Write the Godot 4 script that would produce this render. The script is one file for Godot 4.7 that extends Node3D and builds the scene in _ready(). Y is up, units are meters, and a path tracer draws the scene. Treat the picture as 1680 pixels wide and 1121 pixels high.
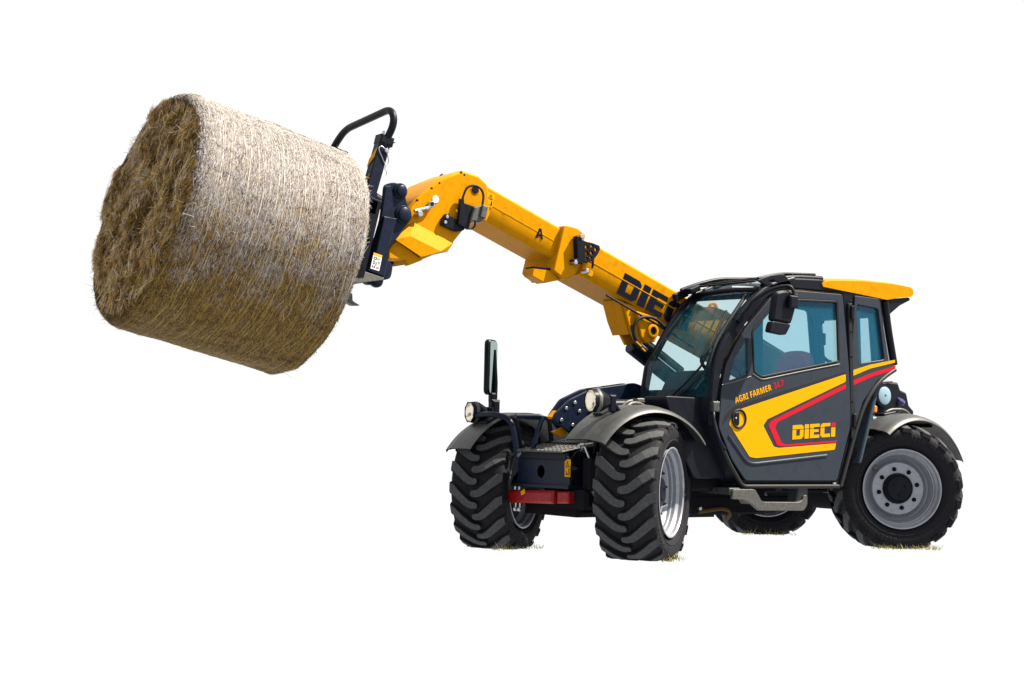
extends Node3D
# A yellow and black telescopic handler holds a round straw bale in front of a plain white background.
# Axes: the machine faces -x, its left side is +z, y is up. Metres.

var M := {}
var rng := RandomNumberGenerator.new()
var taken := {}
var machine: Node3D


# ---------------------------------------------------------------- mesh building
class Mb:
	var v := PackedVector3Array()
	var n := PackedVector3Array()
	var u := PackedVector2Array()
	var c := PackedColorArray()
	var xf := Transform3D.IDENTITY
	var col := Color.WHITE

	func tri(a: Vector3, b: Vector3, d: Vector3, na: Vector3, nb: Vector3, nd: Vector3, ua := Vector2.ZERO, ub := Vector2.ZERO, ud := Vector2.ZERO) -> void:
		var ta := xf * a
		var tb := xf * b
		var td := xf * d
		var ma := (xf.basis * na).normalized()
		var mb := (xf.basis * nb).normalized()
		var md := (xf.basis * nd).normalized()
		var g := (tb - ta).cross(td - ta)
		if g.length_squared() < 1e-18:
			return
		if g.dot(ma + mb + md) > 0.0:      # Godot wants clockwise fronts
			v.append_array([ta, td, tb]); n.append_array([ma, md, mb]); u.append_array([ua, ud, ub])
		else:
			v.append_array([ta, tb, td]); n.append_array([ma, mb, md]); u.append_array([ua, ub, ud])
		c.append_array([col, col, col])

	func quad(a: Vector3, b: Vector3, d: Vector3, e: Vector3, away := Vector3.ZERO) -> void:
		# a flat four-sided face; «away» is any point on its inner side when given
		var nn := (b - a).cross(d - a)
		if nn.length_squared() < 1e-16:
			nn = (d - a).cross(e - a)
		nn = nn.normalized()
		if away != Vector3.ZERO and nn.dot((a + b + d + e) * 0.25 - away) < 0.0:
			nn = -nn
		tri(a, b, d, nn, nn, nn)
		tri(a, d, e, nn, nn, nn)

	static func loop_ccw(p: PackedVector2Array) -> PackedVector2Array:
		var s := 0.0
		for i in p.size():
			var a := p[i]
			var b := p[(i + 1) % p.size()]
			s += a.x * b.y - b.x * a.y
		var q := p.duplicate()
		if s < 0.0:
			q.reverse()
		return q

	static func rounded(p: PackedVector2Array, r: float, steps := 4) -> PackedVector2Array:
		var out := PackedVector2Array()
		var k := p.size()
		for i in k:
			var a := p[(i + k - 1) % k]
			var b := p[i]
			var d := p[(i + 1) % k]
			var la := minf(r, a.distance_to(b) * 0.45)
			var ld := minf(r, d.distance_to(b) * 0.45)
			var s := b + (a - b).normalized() * la
			var e := b + (d - b).normalized() * ld
			for j in steps + 1:
				var t := float(j) / steps
				out.append(s.lerp(b, t).lerp(b.lerp(e, t), t))
		return out

	static func inset(p: PackedVector2Array, d: float) -> PackedVector2Array:
		# p runs with the material on its left
		var out := PackedVector2Array()
		var k := p.size()
		for i in k:
			var e0 := (p[i] - p[(i + k - 1) % k]).normalized()
			var e1 := (p[(i + 1) % k] - p[i]).normalized()
			var n0 := Vector2(-e0.y, e0.x)
			var n1 := Vector2(-e1.y, e1.x)
			var m := n0 + n1
			var f := m.length_squared()
			out.append(p[i] + (m * (2.0 / f) if f > 0.5 else n0) * d)
		return out

	static func cut_up(outer: PackedVector2Array, holes: Array) -> Array:
		var pieces := [outer]
		if holes.size():
			var xs := []
			for h in holes:
				var sx := 0.0
				for q in h:
					sx += q.x
				xs.append(sx / h.size())
			xs.sort()
			xs.push_front(-100.0)
			xs.append(100.0)
			pieces = []
			for i in xs.size() - 1:
				var strip := PackedVector2Array([Vector2(xs[i], -100), Vector2(xs[i + 1], -100), Vector2(xs[i + 1], 100), Vector2(xs[i], 100)])
				var left := Geometry2D.intersect_polygons(outer, strip)
				for h in holes:
					var next := []
					for q in left:
						for w in Geometry2D.clip_polygons(q, h):
							if not Geometry2D.is_polygon_clockwise(w):
								next.append(w)
					left.assign(next)
				pieces.append_array(left)
		var out := []
		for q in pieces:
			var ids := Geometry2D.triangulate_polygon(q)
			for i in range(0, ids.size(), 3):
				out.append([q[ids[i]], q[ids[i + 1]], q[ids[i + 2]]])
		return out

	func slab(outer_in: PackedVector2Array, holes_in: Array, z0: float, z1: float, ch := 0.004) -> void:
		var outer := loop_ccw(outer_in)
		var holes := []
		for h in holes_in:
			var q := loop_ccw(h)
			q.reverse()
			holes.append(q)
		ch = minf(ch, (z1 - z0) * 0.49)
		var loops := [outer]
		loops.append_array(holes)
		var inner := []
		var tris := []
		for attempt in 4:
			inner = []
			for l in loops:
				inner.append(inset(l, ch) if ch > 0.0 else l)
			tris = cut_up(inner[0], inner.slice(1))
			if tris.size():
				break
			ch = ch * 0.35 if attempt < 2 else 0.0
		for t in tris:
			tri(Vector3(t[0].x, t[0].y, z1), Vector3(t[1].x, t[1].y, z1), Vector3(t[2].x, t[2].y, z1), Vector3.BACK, Vector3.BACK, Vector3.BACK)
			tri(Vector3(t[0].x, t[0].y, z0), Vector3(t[1].x, t[1].y, z0), Vector3(t[2].x, t[2].y, z0), Vector3.FORWARD, Vector3.FORWARD, Vector3.FORWARD)
		for li in loops.size():
			var l: PackedVector2Array = loops[li]
			var q: PackedVector2Array = inner[li]
			var k := l.size()
			var en := []
			for i in k:
				var e := (l[(i + 1) % k] - l[i]).normalized()
				en.append(Vector2(e.y, -e.x))
			for i in k:
				var j := (i + 1) % k
				var e0: Vector2 = en[i]
				var pa: Vector2 = en[(i + k - 1) % k]
				var pb: Vector2 = en[j]
				var a2 := (e0 + pa).normalized() if e0.dot(pa) > 0.75 else e0
				var b2 := (e0 + pb).normalized() if e0.dot(pb) > 0.75 else e0
				var na := Vector3(a2.x, a2.y, 0)
				var nb := Vector3(b2.x, b2.y, 0)
				var A := Vector3(l[i].x, l[i].y, z0 + ch)
				var B := Vector3(l[j].x, l[j].y, z0 + ch)
				var C := Vector3(l[j].x, l[j].y, z1 - ch)
				var D := Vector3(l[i].x, l[i].y, z1 - ch)
				tri(A, B, C, na, nb, nb)
				tri(A, C, D, na, nb, na)
				if ch > 0.0:
					for s in [1.0, -1.0]:
						var f := Vector3(0, 0, s)
						var ka := (na + f).normalized()
						var kb := (nb + f).normalized()
						var zo := z1 - ch if s > 0 else z0 + ch
						var zi := z1 if s > 0 else z0
						var o1 := Vector3(l[i].x, l[i].y, zo)
						var o2 := Vector3(l[j].x, l[j].y, zo)
						var i2 := Vector3(q[j].x, q[j].y, zi)
						var i1 := Vector3(q[i].x, q[i].y, zi)
						tri(o1, o2, i2, ka, kb, kb)
						tri(o1, i2, i1, ka, kb, ka)

	func sheet(outline: PackedVector2Array, z: float) -> void:
		for t in cut_up(loop_ccw(outline), []):
			tri(Vector3(t[0].x, t[0].y, z), Vector3(t[1].x, t[1].y, z), Vector3(t[2].x, t[2].y, z), Vector3.BACK, Vector3.BACK, Vector3.BACK)

	func box(center: Vector3, size: Vector3, ch := 0.006, basis := Basis.IDENTITY) -> void:
		var keep := xf
		xf = xf * Transform3D(basis, center)
		var x := size.x / 2
		var y := size.y / 2
		slab(PackedVector2Array([Vector2(-x, -y), Vector2(x, -y), Vector2(x, y), Vector2(-x, y)]), [], -size.z / 2, size.z / 2, minf(ch, minf(x, y) * 0.45))
		xf = keep

	func loft(rings: Array, wrap: bool, crease := 0.8, uvs := Vector2.ONE) -> void:
		# rings of equal size; wrap joins the last point of a ring to its first
		var R := rings.size()
		var K: int = rings[0].size()
		var cols := K if wrap else K - 1
		var mid := Vector3.ZERO
		for r in rings:
			for p in r:
				mid += p
		mid /= R * K
		var fn := []
		var vote := 0.0
		for i in R - 1:
			var row := PackedVector3Array()
			for j in cols:
				var j2 := (j + 1) % K
				var a: Vector3 = rings[i][j]
				var b: Vector3 = rings[i][j2]
				var d: Vector3 = rings[i + 1][j2]
				var e: Vector3 = rings[i + 1][j]
				var g := (d - a).cross(e - b)
				vote += g.dot((a + b + d + e) * 0.25 - mid)
				row.append(g.normalized())
			fn.append(row)
		var sgn := 1.0 if vote >= 0.0 else -1.0
		for i in R - 1:
			for j in cols:
				var j2 := (j + 1) % K
				var own: Vector3 = fn[i][j]
				var ns := []
				for corner in [[0, 0], [0, 1], [1, 1], [1, 0]]:
					var s := own
					for di in [-1, 0]:
						for dj in [-1, 0]:
							var fi: int = i + corner[0] + di
							var fj: int = j + corner[1] + dj
							if fi < 0 or fi >= R - 1 or (not wrap and (fj < 0 or fj >= cols)):
								continue
							fj = posmod(fj, cols)
							if fi == i and fj == j:
								continue
							var o: Vector3 = fn[fi][fj]
							if o.dot(own) > crease:
								s += o
					ns.append(s.normalized() * sgn)
				var ua := Vector2(float(j) / cols, float(i) / (R - 1)) * uvs
				var ub := Vector2(float(j + 1) / cols, float(i) / (R - 1)) * uvs
				var ud := Vector2(float(j + 1) / cols, float(i + 1) / (R - 1)) * uvs
				var ue := Vector2(float(j) / cols, float(i + 1) / (R - 1)) * uvs
				tri(rings[i][j], rings[i][j2], rings[i + 1][j2], ns[0], ns[1], ns[2], ua, ub, ud)
				tri(rings[i][j], rings[i + 1][j2], rings[i + 1][j], ns[0], ns[2], ns[3], ua, ud, ue)

	func lathe(profile: PackedVector2Array, segs := 32, crease := 0.8) -> void:
		# profile of (radius, z), turned about z
		var rings := []
		for p in profile:
			var r := PackedVector3Array()
			for i in segs:
				var a := TAU * i / segs
				r.append(Vector3(cos(a) * p.x, sin(a) * p.x, p.y))
			rings.append(r)
		loft(rings, true, crease)

	static func along(a: Vector3, b: Vector3) -> Transform3D:
		var z := (b - a).normalized()
		var h := Vector3.UP if absf(z.y) < 0.9 else Vector3.RIGHT
		var x := h.cross(z).normalized()
		return Transform3D(Basis(x, z.cross(x), z), a)

	func rod(a: Vector3, b: Vector3, r: float, ch := 0.003, segs := 20) -> void:
		var keep := xf
		xf = xf * along(a, b)
		var l := a.distance_to(b)
		ch = minf(ch, minf(r, l) * 0.4)
		lathe(PackedVector2Array([Vector2(0.0001, 0), Vector2(r - ch, 0), Vector2(r, ch), Vector2(r, l - ch), Vector2(r - ch, l), Vector2(0.0001, l)]), segs, 0.75)
		xf = keep

	func turned(a: Vector3, b: Vector3, profile: PackedVector2Array, segs := 28) -> void:
		# profile of (radius, distance from a towards b)
		var keep := xf
		xf = xf * along(a, b)
		lathe(profile, segs, 0.75)
		xf = keep

	func tube(pts_in: Array, r: float, fillet := 0.06, segs := 10) -> void:
		var pts := PackedVector3Array()
		var k := pts_in.size()
		for i in k:
			var b: Vector3 = pts_in[i]
			if i == 0 or i == k - 1:
				pts.append(b)
				continue
			var a: Vector3 = pts_in[i - 1]
			var d: Vector3 = pts_in[i + 1]
			var s := b + (a - b).limit_length(minf(fillet, a.distance_to(b) * 0.48))
			var e := b + (d - b).limit_length(minf(fillet, d.distance_to(b) * 0.48))
			for j in 6:
				var t := j / 5.0
				pts.append(s.lerp(b, t).lerp(b.lerp(e, t), t))
		var rings := []
		var up := Vector3.ZERO
		for i in pts.size():
			var d := (pts[mini(i + 1, pts.size() - 1)] - pts[maxi(i - 1, 0)]).normalized()
			if up == Vector3.ZERO:
				up = d.cross(Vector3.UP if absf(d.y) < 0.9 else Vector3.RIGHT).normalized()
			up = (up - d * up.dot(d)).normalized()
			var w := d.cross(up)
			var ring := PackedVector3Array()
			for j in segs:
				var a := TAU * j / segs
				ring.append(pts[i] + (up * cos(a) + w * sin(a)) * r)
			rings.append(ring)
		var first := PackedVector3Array()
		var last := PackedVector3Array()
		for j in segs:
			first.append(pts[0])
			last.append(pts[pts.size() - 1])
		rings.push_front(first)
		rings.append(last)
		loft(rings, true, 0.5)

	func mesh() -> ArrayMesh:
		var m := ArrayMesh.new()
		if v.is_empty():
			return m
		var a := []
		a.resize(Mesh.ARRAY_MAX)
		a[Mesh.ARRAY_VERTEX] = v
		a[Mesh.ARRAY_NORMAL] = n
		a[Mesh.ARRAY_TEX_UV] = u
		a[Mesh.ARRAY_COLOR] = c
		m.add_surface_from_arrays(Mesh.PRIMITIVE_TRIANGLES, a)
		return m


func V(flat: Array) -> PackedVector2Array:
	var p := PackedVector2Array()
	for i in range(0, flat.size(), 2):
		p.append(Vector2(flat[i], flat[i + 1]))
	return p


func rect(x0: float, y0: float, x1: float, y1: float) -> PackedVector2Array:
	return PackedVector2Array([Vector2(x0, y0), Vector2(x1, y0), Vector2(x1, y1), Vector2(x0, y1)])


func disc(cx: float, cy: float, r: float, k := 24) -> PackedVector2Array:
	var p := PackedVector2Array()
	for i in k:
		p.append(Vector2(cx + cos(TAU * i / k) * r, cy + sin(TAU * i / k) * r))
	return p


func pick_name(called: String, parent: Node) -> String:
	var key := "%d/%s" % [parent.get_instance_id(), called]
	var k: int = taken.get(key, 0)
	taken[key] = k + 1
	return called if k == 0 else "%s_%03d" % [called, k]


func node(called: String, parent: Node) -> Node3D:
	var o := Node3D.new()
	o.name = pick_name(called, parent)
	parent.add_child(o, true)
	return o


func put(called: String, what, mat: Material, parent: Node) -> MeshInstance3D:
	var o := MeshInstance3D.new()
	o.mesh = what.mesh() if what is Mb else what
	o.material_override = mat
	o.name = pick_name(called, parent)
	parent.add_child(o, true)
	return o


func put_each(called: String, what: Mb, mat: Material, parent: Node) -> void:
	# one part for every separate piece in the builder
	var ids := {}
	var up := []
	var at := PackedInt32Array()
	for p in what.v:
		var key := Vector3i((p * 20000.0).round())
		if not ids.has(key):
			ids[key] = up.size()
			up.append(up.size())
		at.append(ids[key])
	var root := func(i: int) -> int:
		while up[i] != i:
			up[i] = up[up[i]]
			i = up[i]
		return i
	for t in range(0, at.size(), 3):
		var a: int = root.call(at[t])
		for k in [1, 2]:
			up[root.call(at[t + k])] = a
	var pieces := {}
	for t in range(0, at.size(), 3):
		var r: int = root.call(at[t])
		if not pieces.has(r):
			pieces[r] = Mb.new()
		var m: Mb = pieces[r]
		for k in 3:
			m.v.append(what.v[t + k])
			m.n.append(what.n[t + k])
			m.u.append(what.u[t + k])
			m.c.append(what.c[t + k])
	for r in pieces:
		put(called, pieces[r], mat, parent)


func tag(o: Node, label: String, category: String, group := "") -> void:
	o.set_meta("label", label)
	o.set_meta("category", category)
	if group:
		o.set_meta("group", group)


# ---------------------------------------------------------------- materials
func lin(r: float, g: float, b: float, a := 1.0) -> Color:
	var k := Color(r, g, b).linear_to_srgb()
	k.a = a
	return k


func speck(freq: float, lo: float, hi: float, seed_: int, size := 512) -> NoiseTexture2D:
	var f := FastNoiseLite.new()
	f.seed = seed_
	f.frequency = freq
	f.fractal_octaves = 5
	f.fractal_gain = 0.6
	var t := NoiseTexture2D.new()
	t.width = size
	t.height = size
	t.seamless = true
	t.noise = f
	var g := Gradient.new()
	g.set_color(0, Color(lo, lo, lo))
	g.set_color(1, Color(hi, hi, hi))
	t.color_ramp = g
	return t


func plain(c: Color, rough: float, spec := 0.5, metal := 0.0) -> StandardMaterial3D:
	var m := StandardMaterial3D.new()
	m.albedo_color = c
	m.roughness = rough
	m.metallic_specular = spec
	m.metallic = metal
	return m


func worn(m: StandardMaterial3D, tex: Texture2D, rough_tex: Texture2D, scale := 1.0) -> StandardMaterial3D:
	m.albedo_texture = tex
	m.roughness_texture = rough_tex
	m.roughness_texture_channel = BaseMaterial3D.TEXTURE_CHANNEL_RED
	m.uv1_triplanar = true
	m.uv1_scale = Vector3.ONE * scale
	return m


func make_materials() -> void:
	var dust := speck(0.012, 0.94, 1.0, 3)
	dust.color_ramp.offsets = PackedFloat32Array([0.0, 0.3, 0.42, 1.0])
	dust.color_ramp.colors = PackedColorArray([Color(0.86, 0.86, 0.86), Color(0.94, 0.94, 0.94), Color(0.97, 0.97, 0.97), Color.WHITE])
	var dust_more := speck(0.02, 0.7, 1.0, 5)
	var rough_map := speck(0.02, 0.8, 1.0, 9)
	M.yellow = worn(plain(lin(0.42, 0.178, 0.0), 0.45, 0.14), dust, rough_map, 1.3)
	M.yellow_decal = plain(lin(0.46, 0.22, 0.0), 0.5, 0.15)
	M.red_decal = plain(lin(0.33, 0.007, 0.018), 0.5, 0.15)
	M.anthracite = worn(plain(lin(0.017, 0.0225, 0.033), 0.5, 0.28), dust, rough_map, 1.1)
	M.black = worn(plain(lin(0.005, 0.0065, 0.012), 0.45, 0.24), dust_more, rough_map, 1.2)
	M.blue_black = worn(plain(lin(0.006, 0.011, 0.028), 0.4, 0.26), dust_more, rough_map, 1.4)  # skylight blue put into this black, faintly into the one above
	M.matt_black = plain(lin(0.006, 0.006, 0.008), 0.8, 0.15)  # matt black of the frame, axles and front hanger
	M.plastic = worn(plain(lin(0.05, 0.053, 0.055), 0.5, 0.4), dust_more, rough_map, 1.6)
	M.seal = plain(lin(0.014, 0.014, 0.014), 0.5, 0.3)
	M.trim = plain(lin(0.006, 0.0065, 0.009), 0.6, 0.3)
	M.rubber = worn(plain(Color.WHITE, 1.0, 0.25), dust_more, speck(0.03, 0.6, 0.95, 14), 2.5)
	M.rubber.vertex_color_use_as_albedo = true
	M.rim = worn(plain(lin(0.25, 0.262, 0.30), 0.42, 0.4, 0.4), dust, rough_map, 2.0)
	M.steel = plain(lin(0.42, 0.43, 0.44), 0.3, 0.5, 0.9)
	M.zinc = worn(plain(lin(0.085, 0.085, 0.08), 0.6, 0.4, 0.3), dust_more, rough_map, 3.0)
	M.grey_metal = worn(plain(lin(0.12, 0.118, 0.108), 0.55, 0.4, 0.2), dust_more, rough_map, 3.0)
	M.red = worn(plain(lin(0.27, 0.008, 0.013), 0.4, 0.3), dust_more, rough_map, 2.0)
	M.orange = plain(lin(0.7, 0.28, 0.01), 0.5)
	M.white = plain(lin(0.62, 0.62, 0.6), 0.5)
	M.ink = plain(lin(0.005, 0.006, 0.012), 0.8, 0.1)
	M.amber = plain(lin(0.45, 0.14, 0.01), 0.2)
	M.blue_cap = plain(lin(0.03, 0.035, 0.14), 0.3)
	M.pale_blue = plain(lin(0.22, 0.33, 0.40), 0.4, 0.4, 0.3)
	M.seat = plain(lin(0.60, 0.06, 0.06), 0.8, 0.2)
	M.cab_lining = plain(lin(0.03, 0.045, 0.06), 0.8, 0.2)
	M.chrome = plain(lin(0.85, 0.78, 0.62), 0.18, 0.5, 1.0)
	M.mirror = plain(lin(0.30, 0.40, 0.36), 0.03, 0.5, 1.0)
	M.brown = plain(lin(0.06, 0.035, 0.012), 0.8, 0.2)
	M.glass = plain(lin(0.0, 0.16, 0.30, 0.15), 0.03, 0.25)
	M.glass.transparency = BaseMaterial3D.TRANSPARENCY_ALPHA
	M.tint = plain(lin(0.34, 0.76, 0.84, 0.0), 0.0, 0.5)
	M.tint.refraction_enabled = true
	M.tint.refraction_scale = 0.0006
	M.pale_tint = plain(lin(0.50, 0.86, 0.90, 0.0), 0.0, 0.5)
	M.pale_tint.refraction_enabled = true
	M.pale_tint.refraction_scale = 0.0006
	M.clear_glass = plain(lin(0.0, 0.12, 0.18, 0.10), 0.03, 0.25)
	M.clear_glass.transparency = BaseMaterial3D.TRANSPARENCY_ALPHA
	M.lens = plain(Color(1, 1, 1, 0.06), 0.02, 0.5)
	M.lens.transparency = BaseMaterial3D.TRANSPARENCY_ALPHA
	# straw
	M.straw = plain(Color.WHITE, 0.5, 0.35)
	M.straw.vertex_color_use_as_albedo = true
	var fibre := FastNoiseLite.new()
	fibre.seed = 21
	fibre.frequency = 0.03
	fibre.fractal_octaves = 5
	fibre.fractal_gain = 0.65
	var ft := NoiseTexture2D.new()
	ft.width = 1024
	ft.height = 1024
	ft.seamless = true
	ft.noise = fibre
	var g := Gradient.new()
	g.offsets = PackedFloat32Array([0.0, 0.38, 0.6, 1.0])
	g.colors = PackedColorArray([lin(0.02, 0.012, 0.004), lin(0.06, 0.04, 0.015), lin(0.13, 0.09, 0.035), lin(0.2, 0.15, 0.08)])
	ft.color_ramp = g
	var fh := NoiseTexture2D.new()
	fh.width = 1024
	fh.height = 1024
	fh.seamless = true
	fh.noise = fibre
	M.bale = plain(Color.WHITE, 0.8, 0.15)
	M.bale.albedo_texture = ft
	M.bale.uv1_scale = Vector3(5, 9, 1)
	M.bale.heightmap_enabled = true
	M.bale.heightmap_texture = fh
	M.bale.heightmap_scale = 1.2
	M.grass = plain(Color.WHITE, 0.7, 0.3)
	M.grass.vertex_color_use_as_albedo = true
	M.grass.backlight_enabled = true
	M.grass.backlight = Color(0.3, 0.28, 0.12)


# ---------------------------------------------------------------- camera, sky, sun
func make_view() -> void:
	var cam := Camera3D.new()
	cam.name = "camera"
	add_child(cam)
	var yaw := 0.612
	var pitch := 0.063
	var roll := 0.022
	var d := Vector3(sin(yaw) * cos(pitch), sin(pitch), -cos(yaw) * cos(pitch))
	var r := d.cross(Vector3.UP).normalized()
	var up := r.cross(d)
	var r2 := r * cos(roll) + up * sin(roll)
	var up2 := up * cos(roll) - r * sin(roll)
	cam.transform = Transform3D(Basis(r2, up2, -d), Vector3(-9.326, 0.979, 10.11))
	cam.fov = 25.78
	cam.near = 0.1
	cam.far = 200.0
	cam.current = true
	var we := WorldEnvironment.new()
	we.name = "environment"
	var env := Environment.new()
	env.background_mode = Environment.BG_SKY
	var img := Image.create(64, 32, false, Image.FORMAT_RGBF)
	img.fill(Color(0.32, 0.32, 0.32))
	var pan := PanoramaSkyMaterial.new()
	pan.panorama = ImageTexture.create_from_image(img)
	var sky := Sky.new()
	sky.sky_material = pan
	env.sky = sky
	env.tonemap_mode = Environment.TONE_MAPPER_LINEAR
	env.tonemap_exposure = 3.25
	env.sdfgi_enabled = true
	env.ssao_enabled = true
	env.ssil_enabled = true
	we.environment = env
	add_child(we)
	var sun := DirectionalLight3D.new()
	sun.name = "sun"
	sun.light_energy = 1.6
	sun.light_color = Color(1.0, 0.965, 0.9)
	sun.light_angular_distance = 0.5
	sun.shadow_enabled = true
	add_child(sun)
	var to_sun := Vector3(0.50, 0.80, 0.33).normalized()
	sun.look_at_from_position(to_sun * 30.0, Vector3.ZERO, Vector3.RIGHT)


# ---------------------------------------------------------------- wheels
var tyre_mesh: ArrayMesh
var rim_mesh: ArrayMesh
var hub_mesh: ArrayMesh
var bolt_mesh: ArrayMesh
var valve_mesh: ArrayMesh


func make_wheel_meshes() -> void:
	var m := Mb.new()
	m.col = Color(0.012, 0.013, 0.017)
	var half := V([0.355, 0.185, 0.372, 0.215, 0.40, 0.232, 0.405, 0.237, 0.43, 0.245, 0.47, 0.252, 0.505, 0.248, 0.53, 0.236, 0.546, 0.212, 0.553, 0.16, 0.557, 0.08, 0.559, 0.0])
	var prof := PackedVector2Array()
	for p in half:
		prof.append(p)
	for i in range(half.size() - 2, -1, -1):
		prof.append(Vector2(half[i].x, -half[i].y))
	m.lathe(prof, 96, 0.85)
	# lugs: 18 a side, slanting from the shoulder to a round end past the middle of the tread
	var top_of := func(z: float) -> float:
		var a := absf(z)
		return 0.598 - 0.045 * pow(a / 0.245, 3.0)
	var n_lug := 18
	for side in [1.0, -1.0]:
		for i in n_lug:
			var base_a := TAU * (i + (0.0 if side > 0 else 0.5)) / n_lug
			var path := []        # (angle, z, width, how high 0..1)
			path.append([0.0, 0.254, 0.082, 0.55])
			path.append([0.0, 0.246, 0.084, 0.85])
			path.append([0.02, 0.215, 0.080, 1.0])
			path.append([0.115, 0.15, 0.074, 1.0])
			path.append([0.205, 0.085, 0.070, 1.0])
			path.append([0.245, 0.05, 0.067, 1.0])
			path.append([0.258, 0.02, 0.064, 1.0])
			path.append([0.258, -0.005, 0.060, 1.0])
			path.append([0.258, -0.022, 0.046, 1.0])
			path.append([0.258, -0.029, 0.024, 1.0])
			var rows := []
			for k in path.size():
				var q: Array = path[k]
				var before: Array = path[maxi(k - 1, 0)]
				var after: Array = path[mini(k + 1, path.size() - 1)]
				var t := Vector2((after[0] - before[0]) * 0.57, after[1] - before[1]).normalized()
				var w := Vector2(-t.y, t.x)
				if k < 2:
					w = Vector2(1, 0)
				var row := []
				for s in [[-0.64, 0.0], [-0.5, 0.86], [-0.44, 1.0], [0.44, 1.0], [0.5, 0.86], [0.64, 0.0]]:
					var off: Vector2 = w * q[2] * s[0]
					var ang: float = base_a + q[0] + off.x / 0.57
					var z: float = q[1] + off.y
					var low := 0.545
					var hi: float = top_of.call(z)
					if k == 0:
						hi = 0.515
						low = 0.49
					elif k == 1:
						low = 0.515
						hi = 0.552
					var r: float = lerpf(low, hi, s[1])
					row.append(Vector3(cos(ang) * r, sin(ang) * r, z * side))
				rows.append(row)
			for k in rows.size() - 1:
				for s in 5:
					m.col = Color(0.066, 0.070, 0.073) if s == 2 and k > 0 else Color(0.009, 0.010, 0.014)
					if s == 1 or s == 3:
						m.col = Color(0.020, 0.021, 0.025)
					var cen: Vector3 = (rows[k][0] + rows[k][5] + rows[k + 1][0] + rows[k + 1][5]) * 0.25 * 0.97
					m.quad(rows[k][s], rows[k][s + 1], rows[k + 1][s + 1], rows[k + 1][s], cen)
			m.col = Color(0.012, 0.013, 0.016)
			var e: Array = rows[rows.size() - 1]
			m.quad(e[0], e[1], e[4], e[5], rows[4][2])
			m.quad(e[1], e[2], e[3], e[4], rows[4][2])
	# moulded rings and blocks on the sidewall
	m.col = Color(0.016, 0.017, 0.021)
	for s in [1.0, -1.0]:
		var ring := PackedVector2Array()
		for k in 9:
			var a := PI * k / 8.0
			ring.append(Vector2(0.418 + 0.006 * cos(a), s * (0.241 + 0.007 * sin(a))))
		m.lathe(ring, 72)
		for word in 2:
			for k in 10:
				if k == 5:
					continue
				var a := word * PI + 0.55 + k * 0.085
				var b := Basis(Vector3(-sin(a), cos(a), 0), Vector3(cos(a), sin(a), 0), Vector3(0, 0, -1))
				m.box(Vector3(cos(a) * 0.47, sin(a) * 0.47, s * 0.25), Vector3(0.028 - 0.006 * (k % 3), 0.045, 0.008), 0.003, b)
	tyre_mesh = m.mesh()
	m = Mb.new()
	m.lathe(V([0.362, 0.236, 0.352, 0.238, 0.343, 0.228, 0.343, 0.20, 0.332, 0.188, 0.322, 0.178, 0.322, 0.15, 0.312, 0.142, 0.312, 0.118, 0.302, 0.105, 0.290, 0.06, 0.270, 0.045, 0.255, 0.055, 0.245, 0.09, 0.235, 0.10, 0.16, 0.102, 0.14, 0.098, 0.13, 0.06, 0.0001, 0.06]), 72, 0.86)
	m.lathe(V([0.290, 0.06, 0.29, -0.12, 0.32, -0.15, 0.325, -0.19, 0.343, -0.20, 0.343, -0.228, 0.352, -0.238, 0.362, -0.236]), 72, 0.86)
	rim_mesh = m.mesh()
	m = Mb.new()
	m.lathe(V([0.132, 0.06, 0.132, 0.12, 0.128, 0.132, 0.118, 0.138, 0.112, 0.150, 0.104, 0.155, 0.0001, 0.157]), 48, 0.8)
	for k in 3:
		var a := TAU * k / 3.0 + 0.4
		m.rod(Vector3(cos(a) * 0.06, sin(a) * 0.06, 0.15), Vector3(cos(a) * 0.06, sin(a) * 0.06, 0.166), 0.011, 0.003, 6)
	hub_mesh = m.mesh()
	m = Mb.new()
	m.rod(Vector3(0, 0, 0.095), Vector3(0, 0, 0.112), 0.020, 0.003, 18)
	m.rod(Vector3(0, 0, 0.11), Vector3(0, 0, 0.134), 0.0155, 0.004, 6)
	m.rod(Vector3(0, 0, 0.13), Vector3(0, 0, 0.146), 0.009, 0.003, 10)
	bolt_mesh = m.mesh()
	m = Mb.new()
	m.box(Vector3(0.292, 0, 0.135), Vector3(0.05, 0.045, 0.05), 0.006)
	m.rod(Vector3(0.27, 0, 0.13), Vector3(0.255, 0, 0.165), 0.008)
	valve_mesh = m.mesh()


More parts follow.
